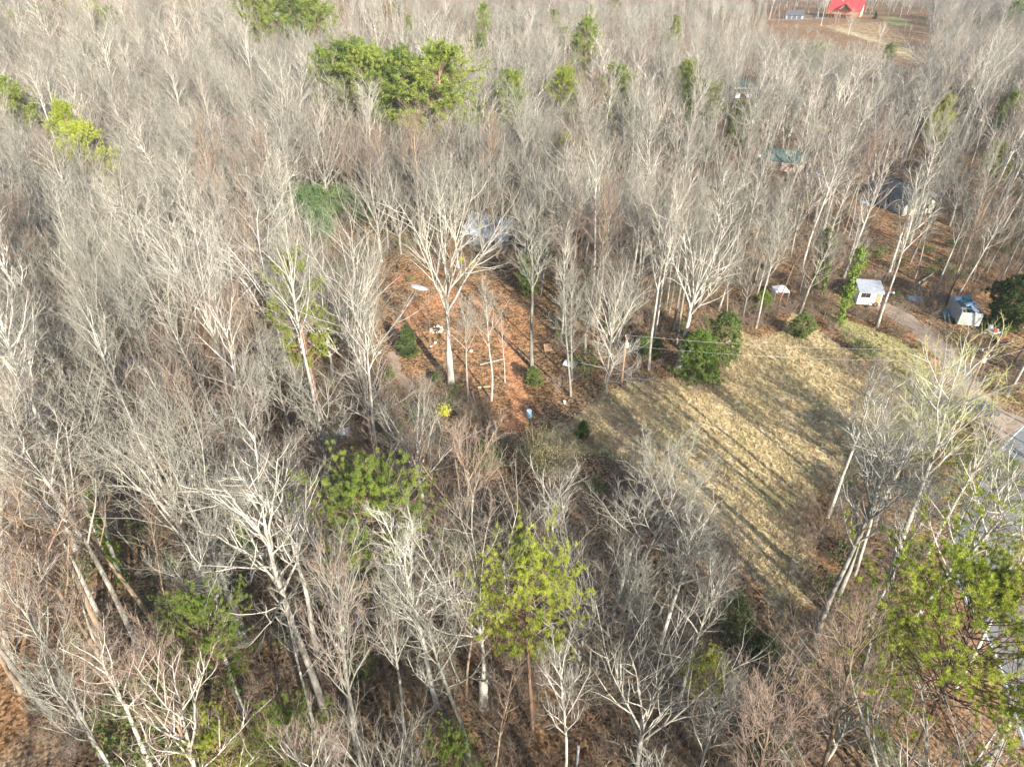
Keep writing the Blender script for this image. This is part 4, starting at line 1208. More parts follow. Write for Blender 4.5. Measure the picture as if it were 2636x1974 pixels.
evergreen('evergreen_shrub', 'shrub', 1474, 768, 745, .6, 'bright_leaf', 'small round bright green shrub behind the clearing', 6, True, 350)
evergreen('evergreen_shrub', 'shrub', 1124, 985, 958, .35, 'bright_leaf', 'little green shrub at the front of the clearing', 7, True, 300)
evergreen('evergreen_shrub', 'shrub', 1665, 915, 860, .5, 'bright_leaf', 'green shrub left of the broad green cedar', 8, True, 900)
evergreen('evergreen_shrub', 'shrub', 1960, 800, 745, .3, 'ivy', 'yellow green shrub left of the white tarp tent', 9, True, 800)
evergreen('evergreen_shrub', 'shrub', 2060, 870, 800, .32, 'brush_green', 'loose green shrub at the top of the field', 10, True, 500)
evergreen('cedar_tree', 'cedar tree', 2252, 50, 30, .28, 'cedar', 'single dark cedar on the lawn beside the red roofed house', 11, False, 700)
evergreen('evergreen_shrub', 'shrub', 1700, 580, 475, .22, 'bright_leaf', 'upright bright green evergreen below the wide oak', 13, False, 800)
evergreen('evergreen_shrub', 'shrub', 1375, 990, 945, .4, 'brush_green', 'green briar at the foot of the grey tree right of the path', 14, True, 400)
evergreen('evergreen_shrub', 'shrub', 2480, 1340, 1150, .36, 'needle_yellow', 'yellow green tree crown beside the road bend', 15, True, 420, .3)
evergreen('evergreen_shrub', 'shrub', 1880, 1640, 1560, .4, 'cedar', 'dark shrub at the left side of the field tip', 16, True, 280)
evergreen('evergreen_shrub', 'shrub', 1960, 1700, 1640, .4, 'cedar', 'dark low shrub below the field tip', 17, True, 240)
evergreen('evergreen_shrub', 'shrub', 1400, 680, 520, .16, 'brush_green', 'tall green holly right of the blue grey roof', 18, True, 1400)
evergreen('evergreen_shrub', 'shrub', 1360, 760, 640, .18, 'brush_green', 'green holly in front of the blue grey roof', 19, True, 1200)
evergreen('evergreen_shrub', 'shrub', 1450, 520, 330, .16, 'mistletoe', 'tall yellowish leafy tree behind the blue grey roof', 20, True, 900, .2)
evergreen('evergreen_shrub', 'shrub', 420, 1960, 1760, .3, 'brush_green', 'dull green holly at the bottom left', 21, True, 260, .2)
evergreen('evergreen_shrub', 'shrub', 920, 1745, 1670, .4, 'brush_green', 'green shrub near the blue bucket', 22, True, 350)
evergreen('evergreen_shrub', 'shrub', 2135, 355, 335, .5, 'bright_leaf', 'small green shrub by the far dirt track', 23, True, 200)
# yellow grass clump bush in front of the clearing
def whip_bush(bx, by, ty, label, matn='straw', seed=40, leafm='ivy'):
    g = at(bx, by); h = height_for(g, ty)
    r = np.random.default_rng(seed)
    G, G2 = Geo(), Geo()
    k = 240
    az = r.uniform(0, 6.28, k); a = r.uniform(.1, .9, k)
    d = np.stack([np.cos(az) * a, np.sin(az) * a, np.ones(k)], 1)
    P = grow(r, r.normal(0, .6, (k, 3)) * [1, 1, 0], d, h * r.uniform(.6, 1.1, k), 5, .06, -.5)
    G.tubes(P, taper(.02, .01, 5, k), 3)
    c = P[:, 1:].reshape(-1, 3)
    c = np.repeat(c, 2, 0) + r.normal(0, .15, (len(c) * 2, 3))
    leaves(G2, r, c, .13)
    root = empty('shrub', (g[0], g[1], g[2]))
    link('stems', G.mesh('stems', [M[matn]]), root); link('leaves', G2.mesh('leaves', [M[leafm]]), root)
    tag(root, label, 'shrub', 'cedars and evergreen shrubs')
whip_bush(1385, 1205, 1110, 'straw coloured arching bush with green leaves below the clay path', seed=41, leafm='brush_green')
whip_bush(1440, 1215, 1145, 'drier straw coloured bush at the left tip of the field', seed=42, leafm='straw')

# bamboo thicket: each clump a thing
def bamboo(bx, by, ty, seed, label):
    g = at(bx, by); h = height_for(g, ty)
    r = np.random.default_rng(seed)
    G, G2 = Geo(), Geo()
    k = 34
    az = r.uniform(0, 6.28, k); a = r.uniform(.02, .22, k)
    d = np.stack([np.cos(az) * a, np.sin(az) * a, np.ones(k)], 1)
    P = grow(r, r.normal(0, 1.1, (k, 3)) * [1, 1, 0], d, h * r.uniform(.7, 1.05, k), 7, .03, 0)
    P[:, 5:, :2] += (d[:, None, :2] * 3) * np.array([.3, .8, 1.6])[None, :, None]
    G.tubes(P, taper(.03, .01, 7, k), 4)
    c, _ = sample(P, r.uniform(.3, 1, (k, 70)))
    c = c.reshape(-1, 3) + r.normal(0, .3, (k * 70, 3))
    blades(G2, r, c, 4, .42, .10, -.1)
    root = empty('bamboo_clump', (g[0], g[1], g[2]))
    link('culms', G.mesh('culms', [M['brush_green']]), root); link('leaves', G2.mesh('leaves', [M['bamboo']]), root)
    tag(root, label, 'bamboo', 'bamboo thicket behind the clearing')
for i, (bx, by, ty, lab) in enumerate([(770, 560, 470, 'leftmost clump of the feathery green bamboo'), (815, 585, 472, 'tall feathery bamboo clump, second from the left'),
        (855, 575, 480, 'middle clump of the bamboo thicket'), (900, 570, 478, 'darker bamboo clump right of the middle'), (945, 575, 482, 'rightmost bamboo clump beside the bare crowns'),
        (830, 625, 530, 'front clump of the bamboo thicket')]):
    bamboo(bx, by, ty, 70 + i, lab)

# mistletoe balls in crowns
def mistletoe(px, py, d, r_, label, seed):
    dr = ray(px, py); dr = dr / np.linalg.norm(dr); p = np.array([0, 0, CAM_H]) + dr * d
    r = np.random.default_rng(seed); G = Geo()
    leaves(G, r, norm(r.normal(0, 1, (260, 3))) * r.uniform(.3, 1, (260, 1)) * r_, .16)
    o = link('mistletoe', G.mesh('mistletoe', [M['mistletoe']])); o.location = p
    tag(o, label, 'mistletoe', 'mistletoe balls in bare crowns')
mistletoe(1142, 1055, 66, .75, 'yellow mistletoe ball in the broad fan shaped tree', 1)
mistletoe(1186, 668, 98, .5, 'left mistletoe ball in the tallest clearing tree', 2)
mistletoe(1217, 679, 98, .5, 'right mistletoe ball in the tallest clearing tree', 3)

# ------------------------------------------------------------------ materials of the buildings and small things
M['red_metal'] = plain('red_metal_roof', (0.52, 0.04, 0.04), 0.5, 0.4, 0.25, 1.5)
M['log_wood'] = plain('orange_stained_logs', (0.36, 0.15, 0.065), 0.7, 0.3, 0.25, 1.2)
M['stone'] = plain('tan_stone', (0.42, 0.31, 0.22), 0.9, 0.1, 0.3, 2.5)
M['glass'] = plain('dark_window_glass', (0.025, 0.03, 0.035), 0.12, 0.6, 0.2, 1)
M['slate_roof'] = plain('dark_shingle_roof', (0.085, 0.085, 0.09), 0.9, 0.1, 0.3, 2.0)
M['white_wall'] = plain('white_painted_boards', (0.74, 0.73, 0.70), 0.7, 0.3, 0.08, 2.0)
M['cream_wall'] = plain('cream_siding', (0.42, 0.39, 0.31), 0.8, 0.2, 0.25, 1.2)
M['grey_wall'] = plain('grey_siding', (0.30, 0.31, 0.31), 0.8, 0.2, 0.15, 1.2)
M['blue_roof'] = plain('pale_blue_metal_roof', (0.40, 0.43, 0.46), 0.6, 0.3, 0.3, 0.8)
M['green_roof'] = plain('green_metal_roof', (0.09, 0.15, 0.125), 0.5, 0.4, 0.25, 0.7)
M['tin'] = plain('weathered_tin', (0.42, 0.44, 0.46), 0.5, 0.5, 0.22, 1.5)
M['rust'] = plain('rusty_steel', (0.26, 0.11, 0.05), 0.85, 0.2, 0.35, 3.0)
M['plank'] = plain('weathered_planks', (0.34, 0.22, 0.13), 0.9, 0.1, 0.3, 2.5)
M['old_wood'] = plain('grey_weathered_wood', (0.25, 0.20, 0.155), 0.9, 0.1, 0.25, 2.5)
M['tan_siding'] = plain('pinkish_tan_siding', (0.48, 0.35, 0.27), 0.85, 0.15, 0.15, 1.5)
M['white_sheet'] = plain('white_plastic_sheet', (0.80, 0.80, 0.79), 0.5, 0.4, 0.05, 2)
M['blue_plastic'] = plain('blue_plastic', (0.03, 0.12, 0.45), 0.4, 0.5, 0.1, 2)
M['light_blue'] = plain('pale_blue_plastic', (0.22, 0.42, 0.62), 0.4, 0.5, 0.1, 2)
M['teal_tarp'] = plain('teal_tarp', (0.04, 0.20, 0.24), 0.6, 0.3, 0.3, 2)
M['car_white'] = plain('white_car_paint', (0.72, 0.73, 0.74), 0.25, 0.6, 0.04, 1)
M['car_dark'] = plain('dark_car_paint', (0.05, 0.055, 0.06), 0.3, 0.6, 0.15, 1)
M['tyre'] = plain('black_rubber', (0.025, 0.025, 0.025), 0.8, 0.2, 0.2, 4)
M['red_paint'] = plain('red_paint', (0.55, 0.03, 0.03), 0.4, 0.5, 0.1, 2)
M['orange'] = plain('orange_plastic', (0.75, 0.14, 0.03), 0.5, 0.4, 0.1, 2)
M['rock'] = plain('pale_rock', (0.48, 0.42, 0.34), 0.9, 0.1, 0.2, 3)
M['charcoal'] = plain('charred_wood', (0.03, 0.027, 0.025), 0.95, 0.05, 0.3, 5)
M['wire'] = plain('aluminium_wire', (0.45, 0.44, 0.42), 0.4, 0.5, 0.05, 1)
M['cut_wood'] = plain('fresh_cut_wood', (0.50, 0.33, 0.19), 0.85, 0.1, 0.15, 3)
M['yellow_paint'] = plain('yellow_paint', (0.60, 0.48, 0.08), 0.6, 0.3, 0.1, 2)

def thing_at(name, px, py, px2, py2, label, cat, group=None, dz=0.0):
    """Empty on the ground under a pixel, its +x axis running towards the ground point under a second pixel"""
    a, b_ = at(px, py), at(px2, py2)
    o = empty(name, (a[0], a[1], a[2] + dz), math.atan2(b_[1] - a[1], b_[0] - a[0]))
    tag(o, label, cat, group)
    return o, float(np.hypot(*(b_ - a)[:2]))
def gable_roof(root, x0, x1, y0, y1, ze, zr, mat, name='roof_panel', over=0.5, seams=0, seam_m=None):
    """two sloping panels, ridge along x"""
    ym = (y0 + y1) / 2
    for sgn, ye in ((-1, y0), (1, y1)):
        k = (ze - zr) / abs(ye - ym)
        yo = ye + sgn * over; zo = ze + k * over
        P = PB().slab([(x0 - over, ym + .004 * sgn, zr), (x1 + over, ym + .004 * sgn, zr), (x1 + over, yo, zo), (x0 - over, yo, zo)], 0.12)
        if sgn < 0 or True:
            for i in range(seams):
                x = x0 - over + (x1 - x0 + 2 * over) * (i + .5) / seams
                P.bm.verts.ensure_lookup_table()
                P.slab([(x - .03, ym + .05 * sgn, zr + .05), (x + .03, ym + .05 * sgn, zr + .05), (x + .03, yo, zo + .05), (x - .03, yo, zo + .05)], 0.045)
        P.build(name, mat, root)
    PB().cyl((x0 - over, ym, zr + .02), (x1 + over, ym, zr + .02), .1, seg=6).build('ridge_cap', mat, root)
def gable_walls(root, x0, x1, y0, y1, ze, zr, mat, mat_end=None):
    ym = (y0 + y1) / 2
    PB().box(x0, x1, y0, y0 + .18, 0, ze).build('wall', mat, root)
    PB().box(x0, x1, y1 - .18, y1, 0, ze).build('wall', mat, root)
    for xe in (x0, x1 - .18):
        PB().prism([(y0 + .181, 0), (y1 - .181, 0), (y1 - .181, ze), (ym, zr - .13), (y0 + .181, ze)], xe, xe + .18, 'x').build('gable_wall', mat_end or mat, root)
def window(root, x, y, z, w, h, face='y-', fr=None):
    """frame and pane standing 3 cm proud of the wall"""
    fr = fr or M['white_wall']
    P = PB(); t = .07
    if face[0] == 'y':
        s = -1 if face[1] == '-' else 1
        ya, yb = sorted((y + s * .002, y + s * .05))
        P.box(x - w / 2 - t, x + w / 2 + t, ya, yb, z - t, z); P.box(x - w / 2 - t, x + w / 2 + t, ya, yb, z + h, z + h + t)
        P.box(x - w / 2 - t, x - w / 2, ya, yb, z, z + h); P.box(x + w / 2, x + w / 2 + t, ya, yb, z, z + h); P.box(x - .02, x + .02, ya, yb, z, z + h)
        f = P.build('window', fr, root)
        ya, yb = sorted((y + s * .004, y + s * .025)); PB().box(x - w / 2, x + w / 2, ya, yb, z, z + h).build('pane', M['glass'], f)
    else:
        s = -1 if face[1] == '-' else 1
        xa, xb = sorted((x + s * .002, x + s * .05))
        P.box(xa, xb, y - w / 2 - t, y + w / 2 + t, z - t, z); P.box(xa, xb, y - w / 2 - t, y + w / 2 + t, z + h, z + h + t)
        P.box(xa, xb, y - w / 2 - t, y - w / 2, z, z + h); P.box(xa, xb, y + w / 2, y + w / 2 + t, z, z + h); P.box(xa, xb, y - .02, y + .02, z, z + h)
        f = P.build('window', fr, root)
        xa, xb = sorted((x + s * .004, x + s * .025)); PB().box(xa, xb, y - w / 2, y + w / 2, z, z + h).build('pane', M['glass'], f)
def door(root, x, y, w, h, mat, s=-1):
    ya, yb = sorted((y + s * .003, y + s * .06))
    d = PB().box(x - w / 2, x + w / 2, ya, yb, 0.05, h).build('door', mat, root)
    PB().cyl((x + w * .35, y + s * .06, 1.0), (x + w * .35, y + s * .12, 1.0), .03, seg=6).build('handle', M['tin'], d)

# ---- log house with the red metal roof (its ridge lies just above the frame)
root, L0 = thing_at('log_house', 2130, 45, 2212, 46, 'big log house with bright red metal roof on the hill', 'house')
W = L0
gable_walls(root, 0, W, 0, 10, 5.2, 10.5, M['log_wood'], M['stone'])
for i in range(16): PB().cyl((-.15, -.03, .2 + i * .32), (W * .8, -.03, .2 + i * .32), .14, seg=6).build('log', M['log_wood'], root)
gable_roof(root, 0, W, 0, 10, 5.2, 10.5, M['red_metal'], seams=20)
# projecting front gable over the deck
gx, gw = W * .52, 5.0
for sgn in (-1, 1):
    PB().slab([(gx, -3.6, 9.2), (gx, 4.5, 9.2), (gx + sgn * gw, 4.5, 4.9), (gx + sgn * gw, -3.6, 4.9)], .14).build('gable_roof_panel', M['red_metal'], root)
PB().prism([(gx - 3.9, 5.4), (gx + 3.9, 5.4), (gx, 8.75)], -2.5, -2.35).build('gable_front', M['log_wood'], root)
PB().prism([(gx - 2.6, 5.55), (gx + 2.6, 5.55), (gx, 7.9)], -2.56, -2.52).build('gable_window', M['glass'], root)
PB().box(-1, W * .82, -4, -.22, 2.55, 2.75).build('deck', M['log_wood'], root)
for i in range(9): PB().box(-1 + i * 1.95, -.8 + i * 1.95, -4, -3.8, 0, 5.0).build('deck_post', M['log_wood'], root)
rl = PB()
rl.box(-1, W * .82, -4.1, -4.02, 3.55, 3.65).box(-1, W * .82, -4.1, -4.02, 2.9, 2.97)
for i in range(60): rl.box(-1 + i * .265, -.95 + i * .265, -4.09, -4.03, 2.98, 3.54)
rl.build('deck_railing', M['log_wood'], root)
for x in (2.5, 5.5, 9, 12): window(root, x, -.18, .8, 1.4, 1.3); 
for x in (2.5, 5.5, 12.5): window(root, x, -.18, 3.3, 1.2, 1.3)
for y in (3, 6.5): window(root, W, y, 1.2, 1.1, 1.3, 'x+'); window(root, W, y, 3.6, 1.1, 1.2, 'x+')
PB().box(W * .3, W * .3 + 1.1, 4.2, 5.4, 9.3, 11.9).build('chimney', M['stone'], root)
# ---- grey garage with a white gable
root, L0 = thing_at('garage', 2022, 50, 2066, 50, 'long blue grey building with white gable left of the red roofed house', 'garage')
gable_walls(root, 0, L0, 0, 8, 2.9, 5.2, M['grey_wall'], M['white_wall'])
gable_roof(root, 0, L0, 0, 8, 2.9, 5.2, M['slate_roof'], seams=0)
for i in range(3): PB().box(1.0 + i * 3.2, 3.6 + i * 3.2, -.06, -.003, .02, 2.3).build('garage_door', M['slate_roof'], root)
PB().box(L0 + .003, L0 + .06, 2, 6, .02, 2.6).build('garage_door', M['grey_wall'], root)
# ---- green roofed carport
root, L0 = thing_at('carport_house', 1884, 246, 1942, 246, 'small house with green roof and white eave above two parked cars', 'house')
gable_walls(root, 0, L0, 3.2, 9, 2.7, 4.3, M['cream_wall'])
gable_roof(root, 0, L0, 0.0, 9, 2.7, 4.3, M['green_roof'], seams=14, over=.35)
PB().box(-.4, L0 + .4, -.46, -.37, 2.42, 2.72).build('fascia', M['white_wall'], root)
for i in range(4): PB().box(.1 + i * (L0 - .3) / 3, .28 + i * (L0 - .3) / 3, -.1, .08, 0, 2.66).build('carport_post', M['white_wall'], root)
door(root, L0 * .55, 3.2, 1.0, 2.05, M['white_wall']); window(root, L0 * .2, 3.2, 1.0, 1.1, 1.1); window(root, L0 * .82, 3.2, 1.0, 1.1, 1.1)
# ---- long building with green metal roof and torn white gable
root, L0 = thing_at('green_roofed_building', 1962, 434, 2066, 448, 'long low building with green metal roof and ragged white gable', 'building')
gable_walls(root, 0, L0, 0, 6.5, 2.7, 4.6, M['tan_siding'], M['white_wall'])
gable_roof(root, 0, L0, 0, 6.5, 2.7, 4.6, M['green_roof'], seams=16, over=.3)
for x in (1.5, 4.2, 7.2): window(root, x, 0, 1.0, .9, 1.0)
r = np.random.default_rng(4)
for k in range(5): PB().slab([(L0 + .5 + .02 * k, .6 + k * 1.1, 2.9 + r.uniform(-.3, .9)), (L0 + .53 + .02 * k, 1.6 + k * 1.1, 3.0 + r.uniform(-.2, .8)), (L0 + 1.3, 1.7 + k * 1.1, .2), (L0 + 1.2, .5 + k * 1.1, .3)], .03).build('hanging_sheet', M['white_sheet'] if k % 2 else M['tan_siding'], root)
# ---- dark roofed house with cream gable and tin porch
root, L0 = thing_at('dark_roofed_house', 2322, 556, 2225, 508, 'house with dark shingle roof and cream gable wall in the right woods', 'house')
gable_walls(root, 0, L0, -8.0, 0, 2.8, 5.3, M['grey_wall'], M['cream_wall'])
gable_roof(root, 0, L0, -8.0, 0, 2.8, 5.3, M['slate_roof'])
for x in (2, 5.2, 9): window(root, x, 0, 1.0, 1.1, 1.1, 'y+')
for y in (-5.8, -2.2): window(root, 0, y, 1.1, 1.0, 1.1, 'x-')
porch = PB().slab([(2, -8.7, 3.1), (8.5, -8.7, 3.1), (8.5, -12.2, 2.5), (2, -12.2, 2.5)], .07)
for i in range(12): porch.slab([(2.2 + i * .54, -8.7, 3.15), (2.26 + i * .54, -8.7, 3.15), (2.26 + i * .54, -12.2, 2.55), (2.2 + i * .54, -12.2, 2.55)], .045)
porch.build('porch_roof', M['tin'], root)
for x in (2.2, 5.2, 8.2): PB().box(x, x + .14, -12.1, -11.96, 0, 2.43).build('porch_post', M['old_wood'], root)
# ---- blue grey roofed house behind the clearing
root, L0 = thing_at('blue_roofed_house', 1205, 630, 1285, 616, 'house with pale blue grey metal roof hidden behind bare trees', 'house')
L0 = 8.0
root.rotation_euler[2] = math.radians(-28)
gable_walls(root, -1, L0, 0, 8.6, 2.8, 5.2, M['grey_wall'])
gable_roof(root, -1, L0, 0, 8.6, 2.8, 5.2, M['blue_roof'], seams=18)
for x in (.8, 5.8): window(root, x, 0, 1.0, 1.0, 1.1)
door(root, 3.4, 0, 1.0, 2.1, M['white_wall']); window(root, L0, 3, 1.0, 1.0, 1.1, 'x+')
PB().box(1.5, 2.1, 5.2, 5.8, 4.2, 5.9).build('chimney', M['rust'], root)
PB().box(2, 5.4, -2.2, -.02, .1, .35).build('porch_deck', M['old_wood'], root)
# ---- white shed with tin roof
root, L0 = thing_at('shed', 2204, 782, 2254, 786, 'small white shed with corrugated tin roof beside the driveway', 'shed')
L0 = 3.7
PB().box(0, L0, 2.9, 3.0, 0, 2.1).build('wall', M['white_wall'], root)
PB().box(0, .1, .101, 2.899, 0, 2.15).build('wall', M['white_wall'], root)
PB().box(L0 - .1, L0, .101, 2.899, 0, 2.15).build('wall', M['plank'], root)
w = PB(); w.box(0, .35, 0, .1, 0, 2.4).box(1.9, 2.75, 0, .1, 0, 2.4).box(.35, 1.9, 0, .1, 0, 1.25).box(.35, 1.9, 0, .1, 2.15, 2.4).box(3.6, L0, 0, .1, 0, 2.4); w.build('front_wall', M['white_wall'], root)
f = PB(); f.box(.35, 1.9, -.02, .04, 1.25, 1.32).box(.35, 1.9, -.02, .04, 2.08, 2.15).box(.35, .42, -.02, .04, 1.32, 2.08).box(1.83, 1.9, -.02, .04, 1.32, 2.08).box(1.09, 1.16, -.02, .04, 1.32, 2.08); f = f.build('window', M['rust'], root)
PB().box(.42, 1.83, .05, .07, 1.32, 2.08).build('pane', M['glass'], f)
for i in range(4): PB().box(2.76 + i * .21, 2.95 + i * .21, .02 + .01 * (i % 2), .06 + .01 * (i % 2), .1, 2.35).build('plank', M['plank'], root)
for i in range(7):
    x = -.2 + i * (L0 + .4) / 7
    P = PB().slab([(x, -.7, 2.42 + .008 * (i % 2)), (x + .61, -.7, 2.42 + .008 * (i % 2)), (x + .61, 3.5, 3.02 + .008 * (i % 2)), (x, 3.5, 3.02 + .008 * (i % 2))][::1], .03)
    for k in range(5): P.slab([(x + .06 + k * .12, -.7, 2.45 + .008 * (i % 2)), (x + .12 + k * .12, -.7, 2.45 + .008 * (i % 2)), (x + .12 + k * .12, 3.5, 3.05 + .008 * (i % 2)), (x + .06 + k * .12, 3.5, 3.05 + .008 * (i % 2))], .028)
    P.build('roof_sheet', M['tin'], root)
PB().box(-.25, -.2 + 4, 4, 6.4, 0, 1.9).build('lean_to', M['old_wood'], root)
def tyre(x, y, z, lab, flat=False):
    bm = bmesh.new()
    R_, r_ = .32, .11; V = []
    for i in range(14):
        a = i * 2 * math.pi / 14
        V.append([bm.verts.new(((R_ + r_ * math.cos(b_)) * math.cos(a), r_ * math.sin(b_), (R_ + r_ * math.cos(b_)) * math.sin(a))) for b_ in (k * math.pi / 3 for k in range(6))])
    for i in range(14):
        for k in range(6): bm.faces.new((V[i][k], V[(i + 1) % 14][k], V[(i + 1) % 14][(k + 1) % 6], V[i][(k + 1) % 6]))
    me = bpy.data.meshes.new('tyre'); bm.to_mesh(me); bm.free(); me.materials.append(M['tyre'])
    o = link('tyre', me); o.location = (x, y, z + (.12 if flat else .43))
    if flat: o.rotation_euler = (math.pi / 2, 0, 0)
    tag(o, lab, 'tyre', 'old tyres'); return o
g = at(2250, 789); tyre(g[0], g[1] - .2, 0, 'black tyre leaning on the shed front, right one', False)
g = at(2228, 788); tyre(g[0], g[1] - .2, 0, 'black tyre lying at the shed front, left one', True)
g = at(2262, 781); tyre(g[0], g[1], 0, 'black tyre lying at the right corner of the shed', True)

# ---- cars
def car(px, py, px2, py2, mat, label, size=(4.5, 1.8, 1.45), group=None):
    root, _ = thing_at('parked_car', px, py, px2, py2, label, 'car', group)
    Lc, Wc, Hc = size
    prof = [(0, .35), (0, .78), (.12, .86), (Lc * .26, .95), (Lc * .38, Hc), (Lc * .74, Hc), (Lc * .88, 1.0), (Lc * .99, .92), (Lc, .45), (Lc * .97, .3), (.1, .28)]
    b = PB().prism(prof, 0, Wc)
    bmesh.ops.bevel(b.bm, geom=[e for e in b.bm.edges], offset=.05, segments=2, affect='EDGES', clamp_overlap=True)
    b.build('body', mat, root, False)
    gl = [(Lc * .285, .99), (Lc * .39, Hc - .06), (Lc * .73, Hc - .06), (Lc * .85, 1.01)]
    for y0, y1 in ((-.012, .02), (Wc - .02, Wc + .012)): PB().prism(gl, y0, y1).build('side_window', M['glass'], root)
    PB().slab([(Lc * .275, .14, .99), (Lc * .275, Wc - .14, .99), (Lc * .372, Wc - .2, Hc - .02), (Lc * .372, .2, Hc - .02)], .03).build('windscreen', M['glass'], root)
    PB().slab([(Lc * .75, .2, Hc - .0), (Lc * .75, Wc - .2, Hc), (Lc * .875, Wc - .14, 1.04), (Lc * .875, .14, 1.04)], .03).build('rear_window', M['glass'], root)
    for x in (Lc * .18, Lc * .8):
        for y in (.0, Wc):
            w_ = PB().cyl((x, y - .1, .33), (x, y + .1, .33), .33, seg=16).build('wheel', M['tyre'], root)
            PB().cyl((x, y - .115, .33), (x, y + .115, .33), .19, seg=12).build('rim', M['tin'], w_)
    for y in (.25, Wc - .25):
        PB().box(-.02, .06, y - .17, y + .17, .62, .78).build('headlight', M['white_sheet'], root)
        PB().box(Lc - .06, Lc + .012, y - .15, y + .15, .68, .84).build('tail_light', M['red_paint'], root)
    return root
car(1905, 256, 1908, 230, M['car_white'], 'white car parked at the left under the green carport roof', group='cars by the carport')
car(1934, 255, 1937, 232, M['car_white'], 'white rounded car parked at the right by the carport', (4.3, 1.8, 1.6), 'cars by the carport')
car(2478, 1072, 2515, 1074, M['car_dark'], 'dark car parked under the branches by the driveway mouth')
# ---- wrecked box trailer
root, _ = thing_at('box_trailer', 2461, 842, 2505, 846, 'old wrecked white box trailer with a broken roof full of junk', 'trailer')
PB().box(0, 3.2, 0, .07, .5, 2.7).build('wall', M['grey_wall'], root)
PB().box(0, .07, .071, 5.6, .5, 3.0).build('wall', M['grey_wall'], root)
PB().box(3.13, 3.2, .071, 5.6, .5, 2.6).build('wall', M['tin'], root)
PB().box(.071, 3.129, 5.53, 5.6, .5, 2.9).build('wall', M['tin'], root)
PB().box(.071, 3.129, .071, 5.529, .45, .6).build('floor', M['old_wood'], root)
r = np.random.default_rng(9)
for i in range(16):
    x, y = r.uniform(.1, 2.2), r.uniform(.1, 4.6); z = r.uniform(2.5, 2.95)
    a, b_ = r.uniform(.5, 1.1), r.uniform(.5, 1.2); t1, t2 = r.uniform(-.2, .25, 2)
    PB().slab([(x, y, z), (x + a, y + .1, z + t1), (x + a - .1, y + b_, z + t1 + t2), (x - .05, y + b_, z + t2)], .04).build('roof_scrap', [M['tin'], M['white_sheet'], M['light_blue'], M['teal_tarp'], M['old_wood']][i % 5], root)
for y in (1.4, 4.3):
    for x in (.05, 3.15): PB().cyl((x - .12, y, .4), (x + .12, y, .4), .4, seg=14).build('wheel', M['tyre'], root)
g = at(2442, 815)
def tarp_heap(px, py, w, h, mat, label, seed, cat='tarp', name='tarp'):
    g = at(px, py); r = np.random.default_rng(seed)
    n = 13; u = np.linspace(-1, 1, n)
    U, V_ = np.meshgrid(u, u)
    k = r.uniform(.3, 1, 6)
    Z = np.clip(1 - np.maximum(abs(U), abs(V_)) ** 2.5, 0, 1) * (0.55 + .25 * np.sin(U * 4 * k[0] + k[1] * 6) + .22 * np.sin(V_ * 5 * k[2] + U * 3 + k[3] * 6)) * h + r.normal(0, .03, U.shape) * h
    Z = np.maximum(Z, 0.015)
    V = np.stack([U * w / 2 * (1 + .1 * np.sin(V_ * 5)), V_ * w / 2 * .8, Z], -1).reshape(-1, 3)
    i = np.arange(n * n).reshape(n, n)
    q = np.stack([i[:-1, :-1], i[:-1, 1:], i[1:, 1:], i[1:, :-1]], -1).reshape(-1, 4)
    o = link(name, mesh_from(name, V, [(q, 0)], [mat])); o.location = g; o.rotation_euler[2] = r.uniform(0, 3)
    tag(o, label, cat)
    return o
tarp_heap(2448, 812, 2.6, 1.1, M['teal_tarp'], 'crumpled teal tarp heap left of the wrecked box trailer', 1)
tarp_heap(2358, 770, 2.4, .6, M['light_blue'], 'pale blue tarp on the ground between shed and trailer', 2)
tarp_heap(2385, 775, 2.2, 1.0, M['rust'], 'rusty sheet metal heap between shed and trailer', 3, 'scrap', 'scrap_heap')
tarp_heap(340, 938, 2.6, 1.3, M['blue_plastic'], 'dark blue tarp half hidden in the left woods', 4)
tarp_heap(1958, 404, 2.6, .9, M['white_sheet'], 'white sheet heap at the left end of the green roofed building', 5)
tarp_heap(2092, 448, 3.2, .8, M['white_sheet'], 'white junk heap right of the ragged white gable', 6, 'junk', 'junk_heap')
tarp_heap(2112, 446, 2.4, .7, M['white_sheet'], 'second white junk heap further right of the ragged gable', 7, 'junk', 'junk_heap')
tarp_heap(2226, 522, 2.0, .8, M['light_blue'], 'pale blue tarp in front of the dark roofed house', 8)
tarp_heap(885, 1110, 1.8, .7, M['tin'], 'grey sheet lying in the shade left of the fan shaped tree', 10)
# ---- white canopy tent
root, _ = thing_at('canopy_tent', 1992, 776, 2014, 776, 'white canopy tent at the top of the field', 'tent')
for k, (a, b_) in enumerate((((0, 0), (2.4, 0)), ((2.4, 0), (2.4, 2.4)), ((2.4, 2.4), (0, 2.4)), ((0, 2.4), (0, 0)))):
    bm = bmesh.new(); v = [bm.verts.new((*a, 1.75)), bm.verts.new((*b_, 1.75)), bm.verts.new((1.2, 1.2, 2.5))]; bm.faces.new(v)
    v2 = [bm.verts.new((*a, 1.70)), bm.verts.new((*b_, 1.70)), bm.verts.new((1.2, 1.2, 2.44))]; bm.faces.new(v2[::-1])
    p = PB(); p.bm.free(); p.bm = bm; p.build('canopy_panel', M['white_sheet'], root)
for a in ((.04, .04), (2.36, .04), (2.36, 2.36), (.04, 2.36)): PB().cyl((*a, 0), (*a, 1.74), .03, seg=6).build('leg', M['tin'], root)
PB().box(.1, .14, .2, 2.2, .1, 1.7).build('side_sheet', M['white_sheet'], root)
